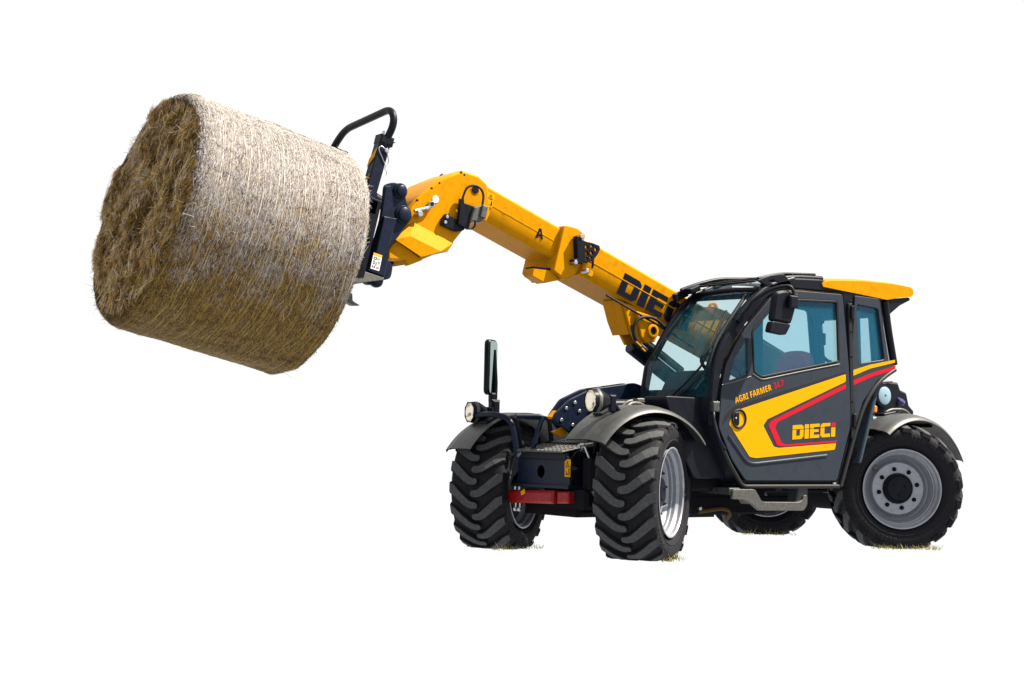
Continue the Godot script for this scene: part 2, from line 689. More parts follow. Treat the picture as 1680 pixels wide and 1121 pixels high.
func wheel(at: Vector3, steer: float, side: float, spin: float) -> void:
	var w := node("wheel", machine)
	w.transform = Transform3D(Basis(Vector3.UP, steer), at)
	# the load flattens the tyre where it meets the ground
	var arr := tyre_mesh.surface_get_arrays(0)
	var vs: PackedVector3Array = arr[Mesh.ARRAY_VERTEX]
	var ns: PackedVector3Array = arr[Mesh.ARRAY_NORMAL]
	var spun := Basis(Vector3.BACK, spin)
	for i in vs.size():
		vs[i] = spun * vs[i]
		ns[i] = spun * ns[i]
		if vs[i].y < -0.535:
			vs[i].y = -0.535 + (vs[i].y + 0.535) * 0.12
			vs[i].z *= 1.03
	arr[Mesh.ARRAY_VERTEX] = vs
	arr[Mesh.ARRAY_NORMAL] = ns
	var loaded := ArrayMesh.new()
	loaded.add_surface_from_arrays(Mesh.PRIMITIVE_TRIANGLES, arr)
	put("tyre", loaded, M.rubber, w)
	var inner := Basis(Vector3.UP, 0.0 if side > 0 else PI)
	var rim := put("rim", rim_mesh, M.rim, w)
	rim.basis = inner
	var hub := put("hub_cap", hub_mesh, M.black, w)
	hub.basis = inner
	for k in 8:
		var a := TAU * k / 8.0 + 0.2
		var b := put("wheel_bolt", bolt_mesh, M.black, w)
		b.transform = Transform3D(inner, inner * Vector3(cos(a) * 0.178, sin(a) * 0.178, 0))
	var vb := put("valve_guard", valve_mesh, M.zinc, w)
	vb.basis = inner * Basis(Vector3.BACK, 2.45)


# ---------------------------------------------------------------- fenders
func fender(at: Vector3, side: float, a0: float, a1: float, radius: float, called := "fender") -> void:
	var f := node(called, machine)
	f.position = at
	var m := Mb.new()
	var prof := V([0.0, 0.61, 0.004, 0.64, 0.006, 0.90, 0.0, 0.935, -0.006, 0.945, -0.012, 0.99, -0.028, 1.035, -0.05, 1.056, -0.058, 1.06, -0.06, 1.052, -0.04, 1.03, -0.024, 0.98, -0.016, 0.93, -0.008, 0.90, -0.010, 0.62])
	var rings := []
	var steps := 44
	for i in steps + 1:
		var a := lerpf(a0, a1, float(i) / steps)
		var ring := PackedVector3Array()
		for p in prof:
			ring.append(Vector3(cos(a) * (radius + p.x), sin(a) * (radius + p.x), p.y * side))
		rings.append(ring)
	m.loft(rings, true, 0.8)
	put("fender_shell", m, M.plastic, f)
	m = Mb.new()
	for a in [lerpf(a0, a1, 0.35), lerpf(a0, a1, 0.62)]:
		var c := Vector3(cos(a) * (radius - 0.014), sin(a) * (radius - 0.014), 0)
		m.tube([c + Vector3(0, 0, 0.9 * side), c + Vector3(0, -0.005, 0.55 * side), Vector3(c.x * 0.8, 0.3, 0.42 * side)], 0.02)
	put_each("fender_stay", m, M.black, f)
	# the raised pad on the inner half of the shell
	m = Mb.new()
	var a := lerpf(a0, a1, 0.72)
	var b := Basis(Vector3(-sin(a), cos(a), 0), Vector3(0, 0, -1) * -1.0, Vector3(cos(a), sin(a), 0) * 1.0)
	m.box(Vector3(cos(a) * (radius + 0.012), sin(a) * (radius + 0.012), 0.75 * side), Vector3(0.16, 0.12, 0.02), 0.006, b)
	put("fender_pad", m, M.black, f)


# ---------------------------------------------------------------- lettering
func logo(parent: Node, xf: Transform3D, w: float, h: float, mat: Material, dot_mat: Material, letters := 5) -> void:
	# heavy slanted letters cut by a thin slit near the top
	var lean := 0.10
	var glyphs := [
		[V([0, 0, 0.62, 0, 0.78, 0.16, 0.78, 0.66, 0.52, 0.66, 0.52, 0.24, 0.26, 0.24, 0.26, 0.66, 0, 0.66]), V([0, 0.71, 0.78, 0.71, 0.78, 0.86, 0.64, 1, 0, 1])],
		[V([0, 0, 0.3, 0, 0.3, 0.66, 0, 0.66]), V([0, 0.71, 0.3, 0.71, 0.3, 1, 0, 1])],
		[V([0, 0, 0.68, 0, 0.68, 0.22, 0.28, 0.22, 0.28, 0.42, 0.62, 0.42, 0.62, 0.60, 0.28, 0.60, 0.28, 0.66, 0, 0.66]), V([0, 0.71, 0.28, 0.71, 0.28, 0.78, 0.68, 0.78, 0.68, 1, 0, 1])],
		[V([0.14, 0, 0.70, 0, 0.70, 0.24, 0.28, 0.24, 0.28, 0.66, 0, 0.66, 0, 0.14]), V([0, 0.71, 0.28, 0.71, 0.28, 0.77, 0.70, 0.77, 0.70, 1, 0.14, 1, 0, 0.86])],
		[V([0, 0, 0.3, 0, 0.3, 0.66, 0, 0.66]), V([0, 0.71, 0.3, 0.71, 0.3, 1, 0, 1])]]
	var starts := [0.0, 0.86, 1.24, 2.0, 2.78]
	var total := 3.08
	for i in letters:
		for k in 2:
			var p := PackedVector2Array()
			for q in glyphs[i][k]:
				p.append(Vector2((starts[i] + q.x) / total * w + q.y * lean * h, q.y * h))
			var m := Mb.new()
			m.xf = xf
			m.slab(p, [], -0.002, 0.0015, 0.0)
			put("lettering", m, dot_mat if i == 4 and k == 1 else mat, parent)


func text(parent: Node, words: String, xf: Transform3D, cap: float, mat: Material, bold := true, squeeze := 1.0) -> void:
	var t := TextMesh.new()
	var f := SystemFont.new()
	f.font_names = PackedStringArray(["Droid Sans"])
	f.font_weight = 700 if bold else 400
	t.font = f
	t.text = words
	t.font_size = 64
	t.pixel_size = cap / (64.0 * 0.714)
	t.depth = 0.003
	t.curve_step = 1.0
	t.horizontal_alignment = HORIZONTAL_ALIGNMENT_LEFT
	t.vertical_alignment = VERTICAL_ALIGNMENT_CENTER
	var o := put("lettering", t, mat, parent)
	o.transform = xf * Transform3D(Basis.from_scale(Vector3(squeeze, 1, 1)), Vector3.ZERO)


func warning_label(parent: Node, xf: Transform3D, w: float, h: float, back: Material) -> void:
	var m := Mb.new()
	m.xf = xf
	m.slab(Mb.rounded(rect(-w / 2, -h / 2, w / 2, h / 2), w * 0.08), [], -0.001, 0.0015, 0.0)
	var plate := put("warning_label", m, back, parent)
	m = Mb.new()
	m.xf = xf
	var t := V([-0.36 * w, 0.04 * h, 0.36 * w, 0.04 * h, 0, 0.42 * h])
	var ti := V([-0.24 * w, 0.085 * h, 0.24 * w, 0.085 * h, 0, 0.34 * h])
	m.slab(t, [ti], 0.0005, 0.0022, 0.0)
	m.slab(rect(-0.03 * w, 0.15 * h, 0.03 * w, 0.27 * h), [], 0.0005, 0.0022, 0.0)
	m.slab(rect(-0.03 * w, 0.10 * h, 0.03 * w, 0.13 * h), [], 0.0005, 0.0022, 0.0)
	m.slab(disc(0.28 * w, -0.10 * h, 0.06 * h, 10), [], 0.0005, 0.0022, 0.0)
	m.slab(V([0.2 * w, -0.17 * h, 0.36 * w, -0.17 * h, 0.40 * w, -0.32 * h, 0.32 * w, -0.42 * h, 0.22 * w, -0.42 * h]), [], 0.0005, 0.0022, 0.0)
	m.slab(V([-0.3 * w, -0.30 * h, 0.08 * w, -0.30 * h, 0.08 * w, -0.38 * h, -0.3 * w, -0.38 * h]), [], 0.0005, 0.0022, 0.0)
	m.slab(V([-0.36 * w, -0.16 * h, -0.1 * w, -0.24 * h, -0.1 * w, -0.28 * h, -0.36 * w, -0.2 * h]), [], 0.0005, 0.0022, 0.0)
	put("pictogram", m, M.ink, parent)


# ---------------------------------------------------------------- boom
const BOOM_AT := Vector3(-0.593, 2.159, -0.115)
var boom_xf: Transform3D
var section_xf: Transform3D


func make_boom() -> void:
	boom_xf = Transform3D(Basis(Vector3.BACK, deg_to_rad(-19.8)), BOOM_AT)
	section_xf = boom_xf * Transform3D(Basis(Vector3.BACK, Vector3.UP, Vector3.LEFT), Vector3.ZERO)
	var b := node("boom", machine)
	var m := Mb.new()
	m.xf = section_xf
	m.slab(V([-0.185, -0.152, 0.185, -0.152, 0.207, -0.128, 0.217, -0.005, 0.217, 0.135, 0.195, 0.158, -0.195, 0.158, -0.217, 0.135, -0.217, -0.005, -0.207, -0.128]), [], -2.35, 1.02, 0.006)
	put("outer_section", m, M.yellow, b)
	m = Mb.new()
	m.xf = section_xf
	m.slab(V([-0.16, -0.134, 0.16, -0.134, 0.178, -0.115, 0.186, 0.005, 0.186, 0.122, 0.168, 0.142, -0.168, 0.142, -0.186, 0.122, -0.186, 0.005, -0.178, -0.115]), [], 0.9, 2.28, 0.006)
	put("inner_section", m, M.yellow, b)
	# the long weld bead where the side plate folds
	m = Mb.new()
	m.xf = boom_xf
	m.box(Vector3(0.6, -0.004, 0.2165), Vector3(3.2, 0.011, 0.008), 0.003)
	m.box(Vector3(-1.6, 0.006, 0.1855), Vector3(1.15, 0.009, 0.007), 0.003)
	put_each("weld_seam", m, M.yellow, b)
	# collar round the mouth of the outer section
	m = Mb.new()
	m.slab(Mb.rounded(V([-1.80, 2.760, -1.671, 2.750, -1.571, 2.700, -1.665, 2.36, -1.70, 2.335, -1.789, 2.30, -1.81, 2.318, -1.905, 2.371]), 0.02), [], -0.345, 0.122, 0.007)
	put("collar", m, M.yellow, b)
	m = Mb.new()
	m.slab(V([-2.076, 2.378, -2.090, 2.312, -1.955, 2.262, -1.80, 2.300, -1.89, 2.375]), [], -0.05, 0.07, 0.006)
	put("slide_pad_holder", m, M.yellow, b)
	m = Mb.new()
	m.slab(V([-2.07, 2.392, -2.074, 2.379, -1.89, 2.376, -1.88, 2.390]), [], -0.05, 0.072, 0.002)
	put("slide_pad", m, M.ink, b)
	# black hose guide with holes, on the collar
	m = Mb.new()
	var quarter := V([-1.700, 2.620, -1.690, 2.655, -1.60, 2.633, -1.535, 2.628, -1.462, 2.612, -1.452, 2.585, -1.475, 2.54, -1.52, 2.49, -1.585, 2.455, -1.64, 2.455, -1.70, 2.47])
	var holes := []
	for h in [[-1.60, 2.585, 0.017], [-1.545, 2.60, 0.013], [-1.50, 2.575, 0.015], [-1.60, 2.53, 0.02], [-1.545, 2.54, 0.017], [-1.60, 2.488, 0.013], [-1.555, 2.5, 0.012]]:
		holes.append(disc(h[0], h[1], h[2], 12))
	m.slab(quarter, holes, 0.15, 0.175, 0.003)
	m.slab(V([-1.715, 2.67, -1.655, 2.665, -1.645, 2.44, -1.74, 2.43, -1.745, 2.47, -1.70, 2.48]), [], 0.125, 0.185, 0.006)
	put("hose_guide", m, M.black, b)
	for p in [[-1.665, 2.672], [-1.725, 2.445], [-1.60, 2.385]]:
		m = Mb.new()
		m.rod(Vector3(p[0], p[1], 0.12), Vector3(p[0], p[1], 0.197), 0.019, 0.004, 14)
		put_each("bolt", m, M.steel, b)
	m = Mb.new()
	for k in 3:
		m.tube([Vector3(-1.58, 2.60 - 0.05 * k, 0.16), Vector3(-1.5, 2.53 - 0.03 * k, 0.15), Vector3(-1.50, 2.42, 0.125)], 0.008, 0.05, 8)
	put_each("hose", m, M.trim, b)
	m = Mb.new()
	m.xf = boom_xf
	m.slab(Mb.rounded(rect(-0.98, -0.13, -0.90, -0.075), 0.02), [], 0.205, 0.226, 0.004)
	put("weld_plate", m, M.yellow, b)
	# pin on the inner section
	for p in [[-2.387, 2.828, 0.062, 0.030, 0.082], [-2.709, 2.957, 0.11, 0.032, 0.132]]:
		m = Mb.new()
		m.turned(Vector3(p[0], p[1], p[2] - 0.02), Vector3(p[0], p[1], p[4]), V([0.055, 0.0, 0.052, 0.022, p[3] + 0.004, 0.03, p[3] + 0.004, 0.01, 0.0001, 0.01]))
		put("pin_boss", m, M.yellow, b)
		m = Mb.new()
		m.rod(Vector3(p[0], p[1], p[2] - 0.02), Vector3(p[0], p[1], p[4] - 0.012), p[3], 0.004)
		put("pin", m, M.black, b)
	# lettering on the outer section and the letter on the inner one
	logo(b, boom_xf * Transform3D(Basis.IDENTITY, Vector3(-0.60, -0.144, 0.2185)), 0.86, 0.205, M.ink, M.ink)
	text(b, "A", boom_xf * Transform3D(Basis(Vector3.BACK, deg_to_rad(13)), Vector3(-1.555, -0.012, 0.1885)), 0.085, M.ink)
	warning_label(b, Transform3D(Basis(Vector3.BACK, deg_to_rad(-14)), Vector3(-2.535, 2.90, 0.0745)), 0.075, 0.115, M.yellow_decal)
	# lift bracket under the outer section
	m = Mb.new()
	var under := V([-1.10, 2.16, -1.05, 2.02, -1.005, 1.90, -0.935, 1.80, -0.83, 1.82, -0.715, 1.90, -0.70, 2.04, -0.80, 2.10])
	m.slab(under, [], 0.035, 0.065, 0.005)
	m.slab(under, [], -0.12, -0.09, 0.005)
	m.slab(V([-1.13, 2.18, -1.065, 2.0, -1.005, 1.885, -0.96, 1.90, -1.02, 2.02, -1.06, 2.17]), [], -0.20, 0.035, 0.005)
	m.slab(V([-0.98, 2.09, -0.92, 1.87, -0.85, 1.815, -0.76, 1.83, -0.71, 1.92, -0.74, 2.05]), [], 0.055, 0.10, 0.008)
	put("lift_bracket", m, M.yellow, b)
	m = Mb.new()
	m.turned(Vector3(-0.80, 1.925, 0.09), Vector3(-0.80, 1.925, 0.2), V([0.062, 0.0, 0.062, 0.03, 0.054, 0.036, 0.038, 0.036, 0.038, 0.01, 0.0001, 0.01]))
	put("lift_pin", m, M.yellow, b)
	m = Mb.new()
	m.rod(Vector3(-0.80, 1.925, 0.09), Vector3(-0.80, 1.925, 0.112), 0.036)
	put("pin", m, M.ink, b)
	m = Mb.new()
	m.tube([Vector3(-1.31, 2.205, 0.09), Vector3(-1.0, 2.075, 0.115), Vector3(-0.62, 1.93, 0.12), Vector3(-0.3, 1.8, 0.1)], 0.010, 0.15, 8)
	m.tube([Vector3(-0.62, 1.93, 0.115), Vector3(-0.80, 2.05, 0.13), Vector3(-1.0, 2.03, 0.13), Vector3(-1.04, 1.90, 0.12), Vector3(-0.97, 1.80, 0.1), Vector3(-0.85, 1.76, 0.05)], 0.014, 0.12, 8)
	m.tube([Vector3(-1.02, 1.96, 0.10), Vector3(-1.01, 1.86, 0.11), Vector3(-0.93, 1.775, 0.09), Vector3(-0.75, 1.74, 0.03)], 0.02, 0.1, 8)
	put_each("hose", m, M.trim, b)
	m = Mb.new()
	m.box(Vector3(-0.97, 1.80, 0.125), Vector3(0.07, 0.012, 0.012), 0.002, Basis(Vector3.BACK, -0.6))
	m.box(Vector3(-0.90, 1.755, 0.11), Vector3(0.05, 0.012, 0.012), 0.002, Basis(Vector3.BACK, -0.6))
	put_each("hose_tag", m, M.yellow_decal, b)
	# lift cylinder from the bracket down to the chassis
	m = Mb.new()
	m.rod(Vector3(-0.80, 1.90, -0.115), Vector3(-0.25, 1.60, -0.115), 0.035)
	put("lift_cylinder_rod", m, M.steel, b)
	m = Mb.new()
	m.rod(Vector3(-0.86, 1.80, -0.115), Vector3(0.55, 1.02, -0.115), 0.07, 0.006)
	put("lift_cylinder", m, M.blue_black, b)
	# upper stiffening box at the rear with its lifting eye
	m = Mb.new()
	m.slab(V([-0.02, 2.19, 0.16, 2.15, 0.60, 1.93, 1.45, 1.60, 1.50, 1.40, 0.0, 1.97]), [], -0.30, 0.06, 0.01)
	put("boom_rear_box", m, M.yellow, b)
	m = Mb.new()
	m.slab(disc(0.13, 2.19, 0.055, 20), [disc(0.13, 2.19, 0.03, 16)], -0.13, -0.10, 0.005)
	put("lifting_eye", m, M.yellow, b)


func make_head() -> void:
	var h := node("boom_head", machine)
	var side := V([-2.839, 3.103, -2.673, 3.078, -2.588, 3.023, -2.574, 2.970, -2.550, 2.783, -2.585, 2.709, -2.674, 2.709, -2.762, 2.676, -2.959, 2.445, -3.022, 2.425, -3.207, 2.341, -3.323, 2.300, -3.346, 2.334, -3.500, 2.325, -3.497, 2.397, -3.429, 2.484, -3.333, 2.623, -3.321, 2.764, -3.217, 2.867, -3.062, 2.997, -2.983, 3.036])
	var m := Mb.new()
	m.slab(side, [], -0.345, 0.115, 0.018)
	put("head_housing", m, M.yellow, h)
	# the skirt that flares out along the lower edge
	m = Mb.new()
	var a := Vector3(-3.283, 2.638, 0.115)
	var b := Vector3(-2.903, 2.509, 0.115)
	var c := Vector3(-2.959, 2.431, 0.115)
	var d := Vector3(-3.359, 2.511, 0.2)
	var e := Vector3(-3.076, 2.418, 0.2)
	var f := Vector3(-3.490, 2.471, 0.2)
	var g := Vector3(-3.254, 2.359, 0.2)
	var f0 := Vector3(-3.46, 2.48, 0.115)
	var g0 := Vector3(-3.23, 2.36, 0.115)
	var inside := Vector3(-3.2, 2.48, 0.12)
	m.quad(a, b, e, d, inside)
	m.quad(d, e, g, f, inside)
	m.quad(b, c, e, e, inside)
	m.quad(c, g0, g, e, inside)
	m.quad(a, d, f, f0, inside)
	m.quad(f0, f, g, g0, inside)
	put("skirt_plate", m, M.yellow, h)
	m = Mb.new()
	m.slab(V([-3.460, 2.470, -3.525, 2.395, -3.525, 2.322, -3.367, 2.331, -3.344, 2.286, -3.22, 2.338, -3.28, 2.375]), [], 0.10, 0.165, 0.006)
	put("lower_lug", m, M.yellow, h)
	m = Mb.new()
	for p in [[-2.845, 3.085], [-2.815, 3.068], [-3.05, 2.975], [-3.12, 2.925], [-3.25, 2.815], [-3.498, 2.345]]:
		m.rod(Vector3(p[0], p[1], 0.1), Vector3(p[0], p[1], 0.1165), 0.009, 0.001, 10)
	put_each("rivet_hole", m, M.ink, h)
	# grease and hydraulic fittings, upper edge
	m = Mb.new()
	m.rod(Vector3(-3.30, 2.72, 0.15), Vector3(-3.17, 2.76, 0.15), 0.014)
	m.rod(Vector3(-3.255, 2.70, 0.12), Vector3(-3.255, 2.70, 0.18), 0.024, 0.004, 12)
	m.rod(Vector3(-3.14, 2.79, 0.12), Vector3(-3.14, 2.79, 0.165), 0.026, 0.004, 12)
	m.rod(Vector3(-3.19, 2.745, 0.15), Vector3(-3.12, 2.80, 0.15), 0.016)
	put_each("hydraulic_fitting", m, M.steel, h)
	m = Mb.new()
	m.rod(Vector3(-3.145, 2.79, 0.16), Vector3(-3.145, 2.79, 0.172), 0.017, 0.002, 14)
	put("fitting_cap", m, M.blue_black, h)
	m = Mb.new()
	m.slab(disc(-3.085, 2.84, 0.03, 20), [], 0.113, 0.122, 0.002)
	put("washer", m, M.white, h)
	m = Mb.new()
	m.rod(Vector3(-2.78, 3.03, -0.16), Vector3(-2.86, 3.085, -0.16), 0.022)
	m.rod(Vector3(-2.845, 3.075, -0.16), Vector3(-2.87, 3.09, -0.16), 0.028, 0.006, 8)
	put("hose_coupling", m, M.grey_metal, h)
	# sensor on its black bracket
	m = Mb.new()
	m.slab(Mb.rounded(V([-3.03, 2.70, -3.00, 2.735, -2.89, 2.69, -2.80, 2.66, -2.83, 2.61, -2.90, 2.595, -3.05, 2.635]), 0.02), [], 0.12, 0.15, 0.005)
	m.slab(V([-2.885, 2.86, -2.85, 2.87, -2.845, 2.83, -2.74, 2.81, -2.80, 2.62, -2.90, 2.655]), [], 0.14, 0.175, 0.006)
	put("sensor_bracket", m, M.black, h)
	m = Mb.new()
	m.slab(V([-2.765, 2.80, -2.69, 2.83, -2.645, 2.82, -2.665, 2.72, -2.71, 2.685, -2.80, 2.69]), [], 0.15, 0.205, 0.008)
	m.box(Vector3(-2.685, 2.77, 0.21), Vector3(0.055, 0.1, 0.03), 0.006, Basis(Vector3.BACK, -0.2))
	put("sensor", m, M.zinc, h)
	m = Mb.new()
	m.tube([Vector3(-2.685, 2.82, 0.19), Vector3(-2.67, 2.93, 0.19), Vector3(-2.74, 2.985, 0.19), Vector3(-2.83, 2.965, 0.18), Vector3(-2.86, 2.88, 0.17), Vector3(-2.865, 2.82, 0.16)], 0.0095, 0.07, 8)
	m.tube([Vector3(-2.745, 2.69, 0.18), Vector3(-2.745, 2.645, 0.18), Vector3(-2.79, 2.62, 0.175), Vector3(-2.83, 2.65, 0.165)], 0.008, 0.04, 8)
	put_each("sensor_cable", m, M.trim, h)
	for p in [[-2.995, 2.705], [-3.01, 2.66], [-2.868, 2.85]]:
		m = Mb.new()
		m.rod(Vector3(p[0], p[1], 0.14), Vector3(p[0], p[1], 0.163), 0.014, 0.003, 12)
		put_each("bolt", m, M.steel, h)
	# tilt linkage between the head and the coupler
	m = Mb.new()
	m.rod(Vector3(-3.25, 2.72, -0.115), Vector3(-3.52, 2.83, -0.115), 0.05)
	m.rod(Vector3(-3.30, 2.40, -0.115), Vector3(-3.62, 2.20, -0.115), 0.06)
	put_each("tilt_link", m, M.black, h)


func make_grab() -> void:
	var g := node("bale_grab", machine)
	var plate := V([-3.632, 2.878, -3.569, 2.902, -3.505, 2.893, -3.461, 2.842, -3.447, 2.760, -3.413, 2.708, -3.411, 2.624, -3.442, 2.575, -3.524, 2.465, -3.596, 2.394, -3.594, 2.348, -3.603, 2.301, -3.549, 2.260, -3.567, 2.157, -3.661, 2.132, -3.743, 2.089, -3.80, 2.11, -3.72, 2.40, -3.66, 2.60, -3.64, 2.76])
	for z in [0.25, -0.48]:
		var m := Mb.new()
		m.slab(Mb.rounded(plate, 0.03, 3), [], z - 0.03, z + 0.03, 0.008)
		put("coupler_plate", m, M.blue_black, g)
		for p in [[-3.511, 2.838, 0.042], [-3.478, 2.658, 0.054], [-3.70, 2.135, 0.04]]:
			m = Mb.new()
			var r: float = p[2]
			m.turned(Vector3(p[0], p[1], z + 0.02), Vector3(p[0], p[1], z + 0.2), V([r + 0.018, 0, r + 0.018, 0.022, r + 0.010, 0.03, r, 0.03, r, 0.045, r - 0.008, 0.052, 0.0001, 0.052]))
			put("coupler_pin", m, M.blue_black, g)
		m = Mb.new()
		m.slab(V([-3.674, 2.620, -3.56, 2.614, -3.629, 2.368, -3.627, 2.295, -3.659, 2.160, -3.801, 2.198, -3.738, 2.331]), [], z + 0.03, z + 0.085, 0.006)
		m.slab(V([-3.66, 2.86, -3.60, 2.87, -3.56, 2.60, -3.70, 2.57]), [], z + 0.03, z + 0.06, 0.012)
		put("coupler_column", m, M.blue_black, g)
		# square post above, with the loop's foot in it
		m = Mb.new()
		m.slab(V([-3.745, 2.70, -3.84, 2.72, -3.70, 3.225, -3.60, 3.215]), [], z - 0.045, z + 0.045, 0.008)
		put("post", m, M.blue_black, g)
		m = Mb.new()
		m.slab(V([-3.712, 3.19, -3.597, 3.165, -3.580, 3.235, -3.695, 3.26]), [], z - 0.056, z + 0.056, 0.01)
		put("post_clamp", m, M.black, g)
		# hazard bars on the post's front face
		m = Mb.new()
		var s := Vector3(0.138, 0.49, 0).normalized()
		var o := Vector3(-3.838, 2.74, z)
		for k in 2:
			var t := 0.05 + 0.21 * k
			var q := o + s * t + Vector3(-0.004, 0.001, 0)
			m.quad(q + Vector3(0, 0, -0.04), q + s * 0.09 + Vector3(0, 0, 0.04), q + s * 0.17 + Vector3(0, 0, 0.04), q + s * 0.08 + Vector3(0, 0, -0.04), Vector3(-3.6, 2.95, z))
		put_each("hazard_stripe", m, M.yellow_decal, g)
	var m := Mb.new()
	m.tube([Vector3(-3.655, 3.17, 0.25), Vector3(-3.60, 3.345, 0.33), Vector3(-3.60, 3.47, 0.27), Vector3(-3.60, 3.42, -0.463), Vector3(-3.60, 3.30, -0.66), Vector3(-3.655, 3.1, -0.72)], 0.029, 0.10, 12)
	put("loop_guard", m, M.black, g)
	m = Mb.new()
	for k in 3:
		var x := -3.672 + 0.03 * k
		m.rod(Vector3(x, 3.225, 0.27), Vector3(x, 3.285 - 0.006 * k, 0.285), 0.010, 0.002, 8)
	m.rod(Vector3(-3.60, 3.21, 0.28), Vector3(-3.585, 3.205, 0.315), 0.012, 0.003, 8)
	put_each("bolt", m, M.steel, g)
	m = Mb.new()
	m.rod(Vector3(-3.655, 3.13, 0.29), Vector3(-3.655, 3.13, 0.32), 0.018, 0.004, 12)
	m.tube([Vector3(-3.655, 3.13, 0.31), Vector3(-3.70, 3.165, 0.305), Vector3(-3.725, 3.14, 0.302), Vector3(-3.66, 3.02, 0.30), Vector3(-3.625, 3.04, 0.302), Vector3(-3.655, 3.13, 0.31)], 0.004, 0.03, 6)
	m.tube([Vector3(-3.65, 3.02, 0.30), Vector3(-3.665, 2.985, 0.30), Vector3(-3.64, 2.97, 0.30), Vector3(-3.65, 2.94, 0.30)], 0.003, 0.02, 6)
	put("locking_pin", m, M.steel, g)
	# back frame against the bale
	m = Mb.new()
	var lean := Transform3D(Basis(Vector3(0.975, -0.2216, 0), Vector3(0.2216, 0.975, 0), Vector3.BACK), Vector3(-4.093, 2.262, -0.115))
	m.xf = lean
	for y in [-0.02, 0.24, 0.48]:
		m.box(Vector3(0.20, y, 0), Vector3(0.12, 0.12, 0.90), 0.01)
	for z in [-0.41, -0.2, 0.2, 0.41]:
		m.box(Vector3(0.235, 0.24, z), Vector3(0.10, 0.62, 0.08), 0.01)
	m.box(Vector3(0.27, 0.24, 0), Vector3(0.03, 0.60, 0.84), 0.004)
	put("back_frame", m, M.black, g)
	m = Mb.new()
	m.slab(V([-3.84, 2.19, -3.66, 2.155, -3.66, 2.135, -3.90, 2.09, -3.92, 2.12]), [], -0.5, 0.33, 0.004)
	put("lower_beam", m, M.grey_metal, g)
	for z in [-0.3, 0.1]:
		m = Mb.new()
		m.turned(Vector3(-3.85, 2.2, z), Vector3(-5.0, 2.44, z), V([0.045, 0.0, 0.045, 0.1, 0.03, 0.12, 0.024, 0.7, 0.002, 1.05]), 14)
		put("bale_spike", m, M.steel, g)
	m = Mb.new()
	m.slab(V([-3.745, 2.06, -3.705, 2.055, -3.70, 2.0, -3.64, 1.965, -3.70, 1.962, -3.745, 1.985]), [], -0.13, -0.07, 0.004)
	put("stop_hook", m, M.grey_metal, g)
	# label on the column
	var lx := Transform3D(Basis(Vector3.BACK, -0.20), Vector3(-3.733, 2.267, 0.336))
	m = Mb.new()
	m.xf = lx
	m.slab(rect(-0.038, -0.062, 0.038, 0.04), [], 0, 0.0015, 0.0)
	put("sticker", m, M.white, g)
	m = Mb.new()
	m.xf = lx
	m.slab(rect(-0.038, 0.041, 0.038, 0.062), [], 0, 0.0015, 0.0)
	put("sticker_band", m, M.orange, g)
	m = Mb.new()
	m.xf = lx
	for r in [[-0.03, 0.012, -0.002, 0.034], [0.004, 0.016, 0.022, 0.03], [-0.03, -0.022, -0.012, 0.004], [-0.006, -0.03, 0.006, -0.004], [0.014, -0.014, 0.03, 0.004], [-0.032, -0.05, -0.004, -0.036], [0.01, -0.052, 0.03, -0.036]]:
		m.slab(rect(r[0], r[1], r[2], r[3]), [rect(lerpf(r[0], r[2], 0.25), lerpf(r[1], r[3], 0.25), lerpf(r[0], r[2], 0.75), lerpf(r[1], r[3], 0.75))], 0.001, 0.0025, 0.0)
	put("pictogram", m, M.ink, g)


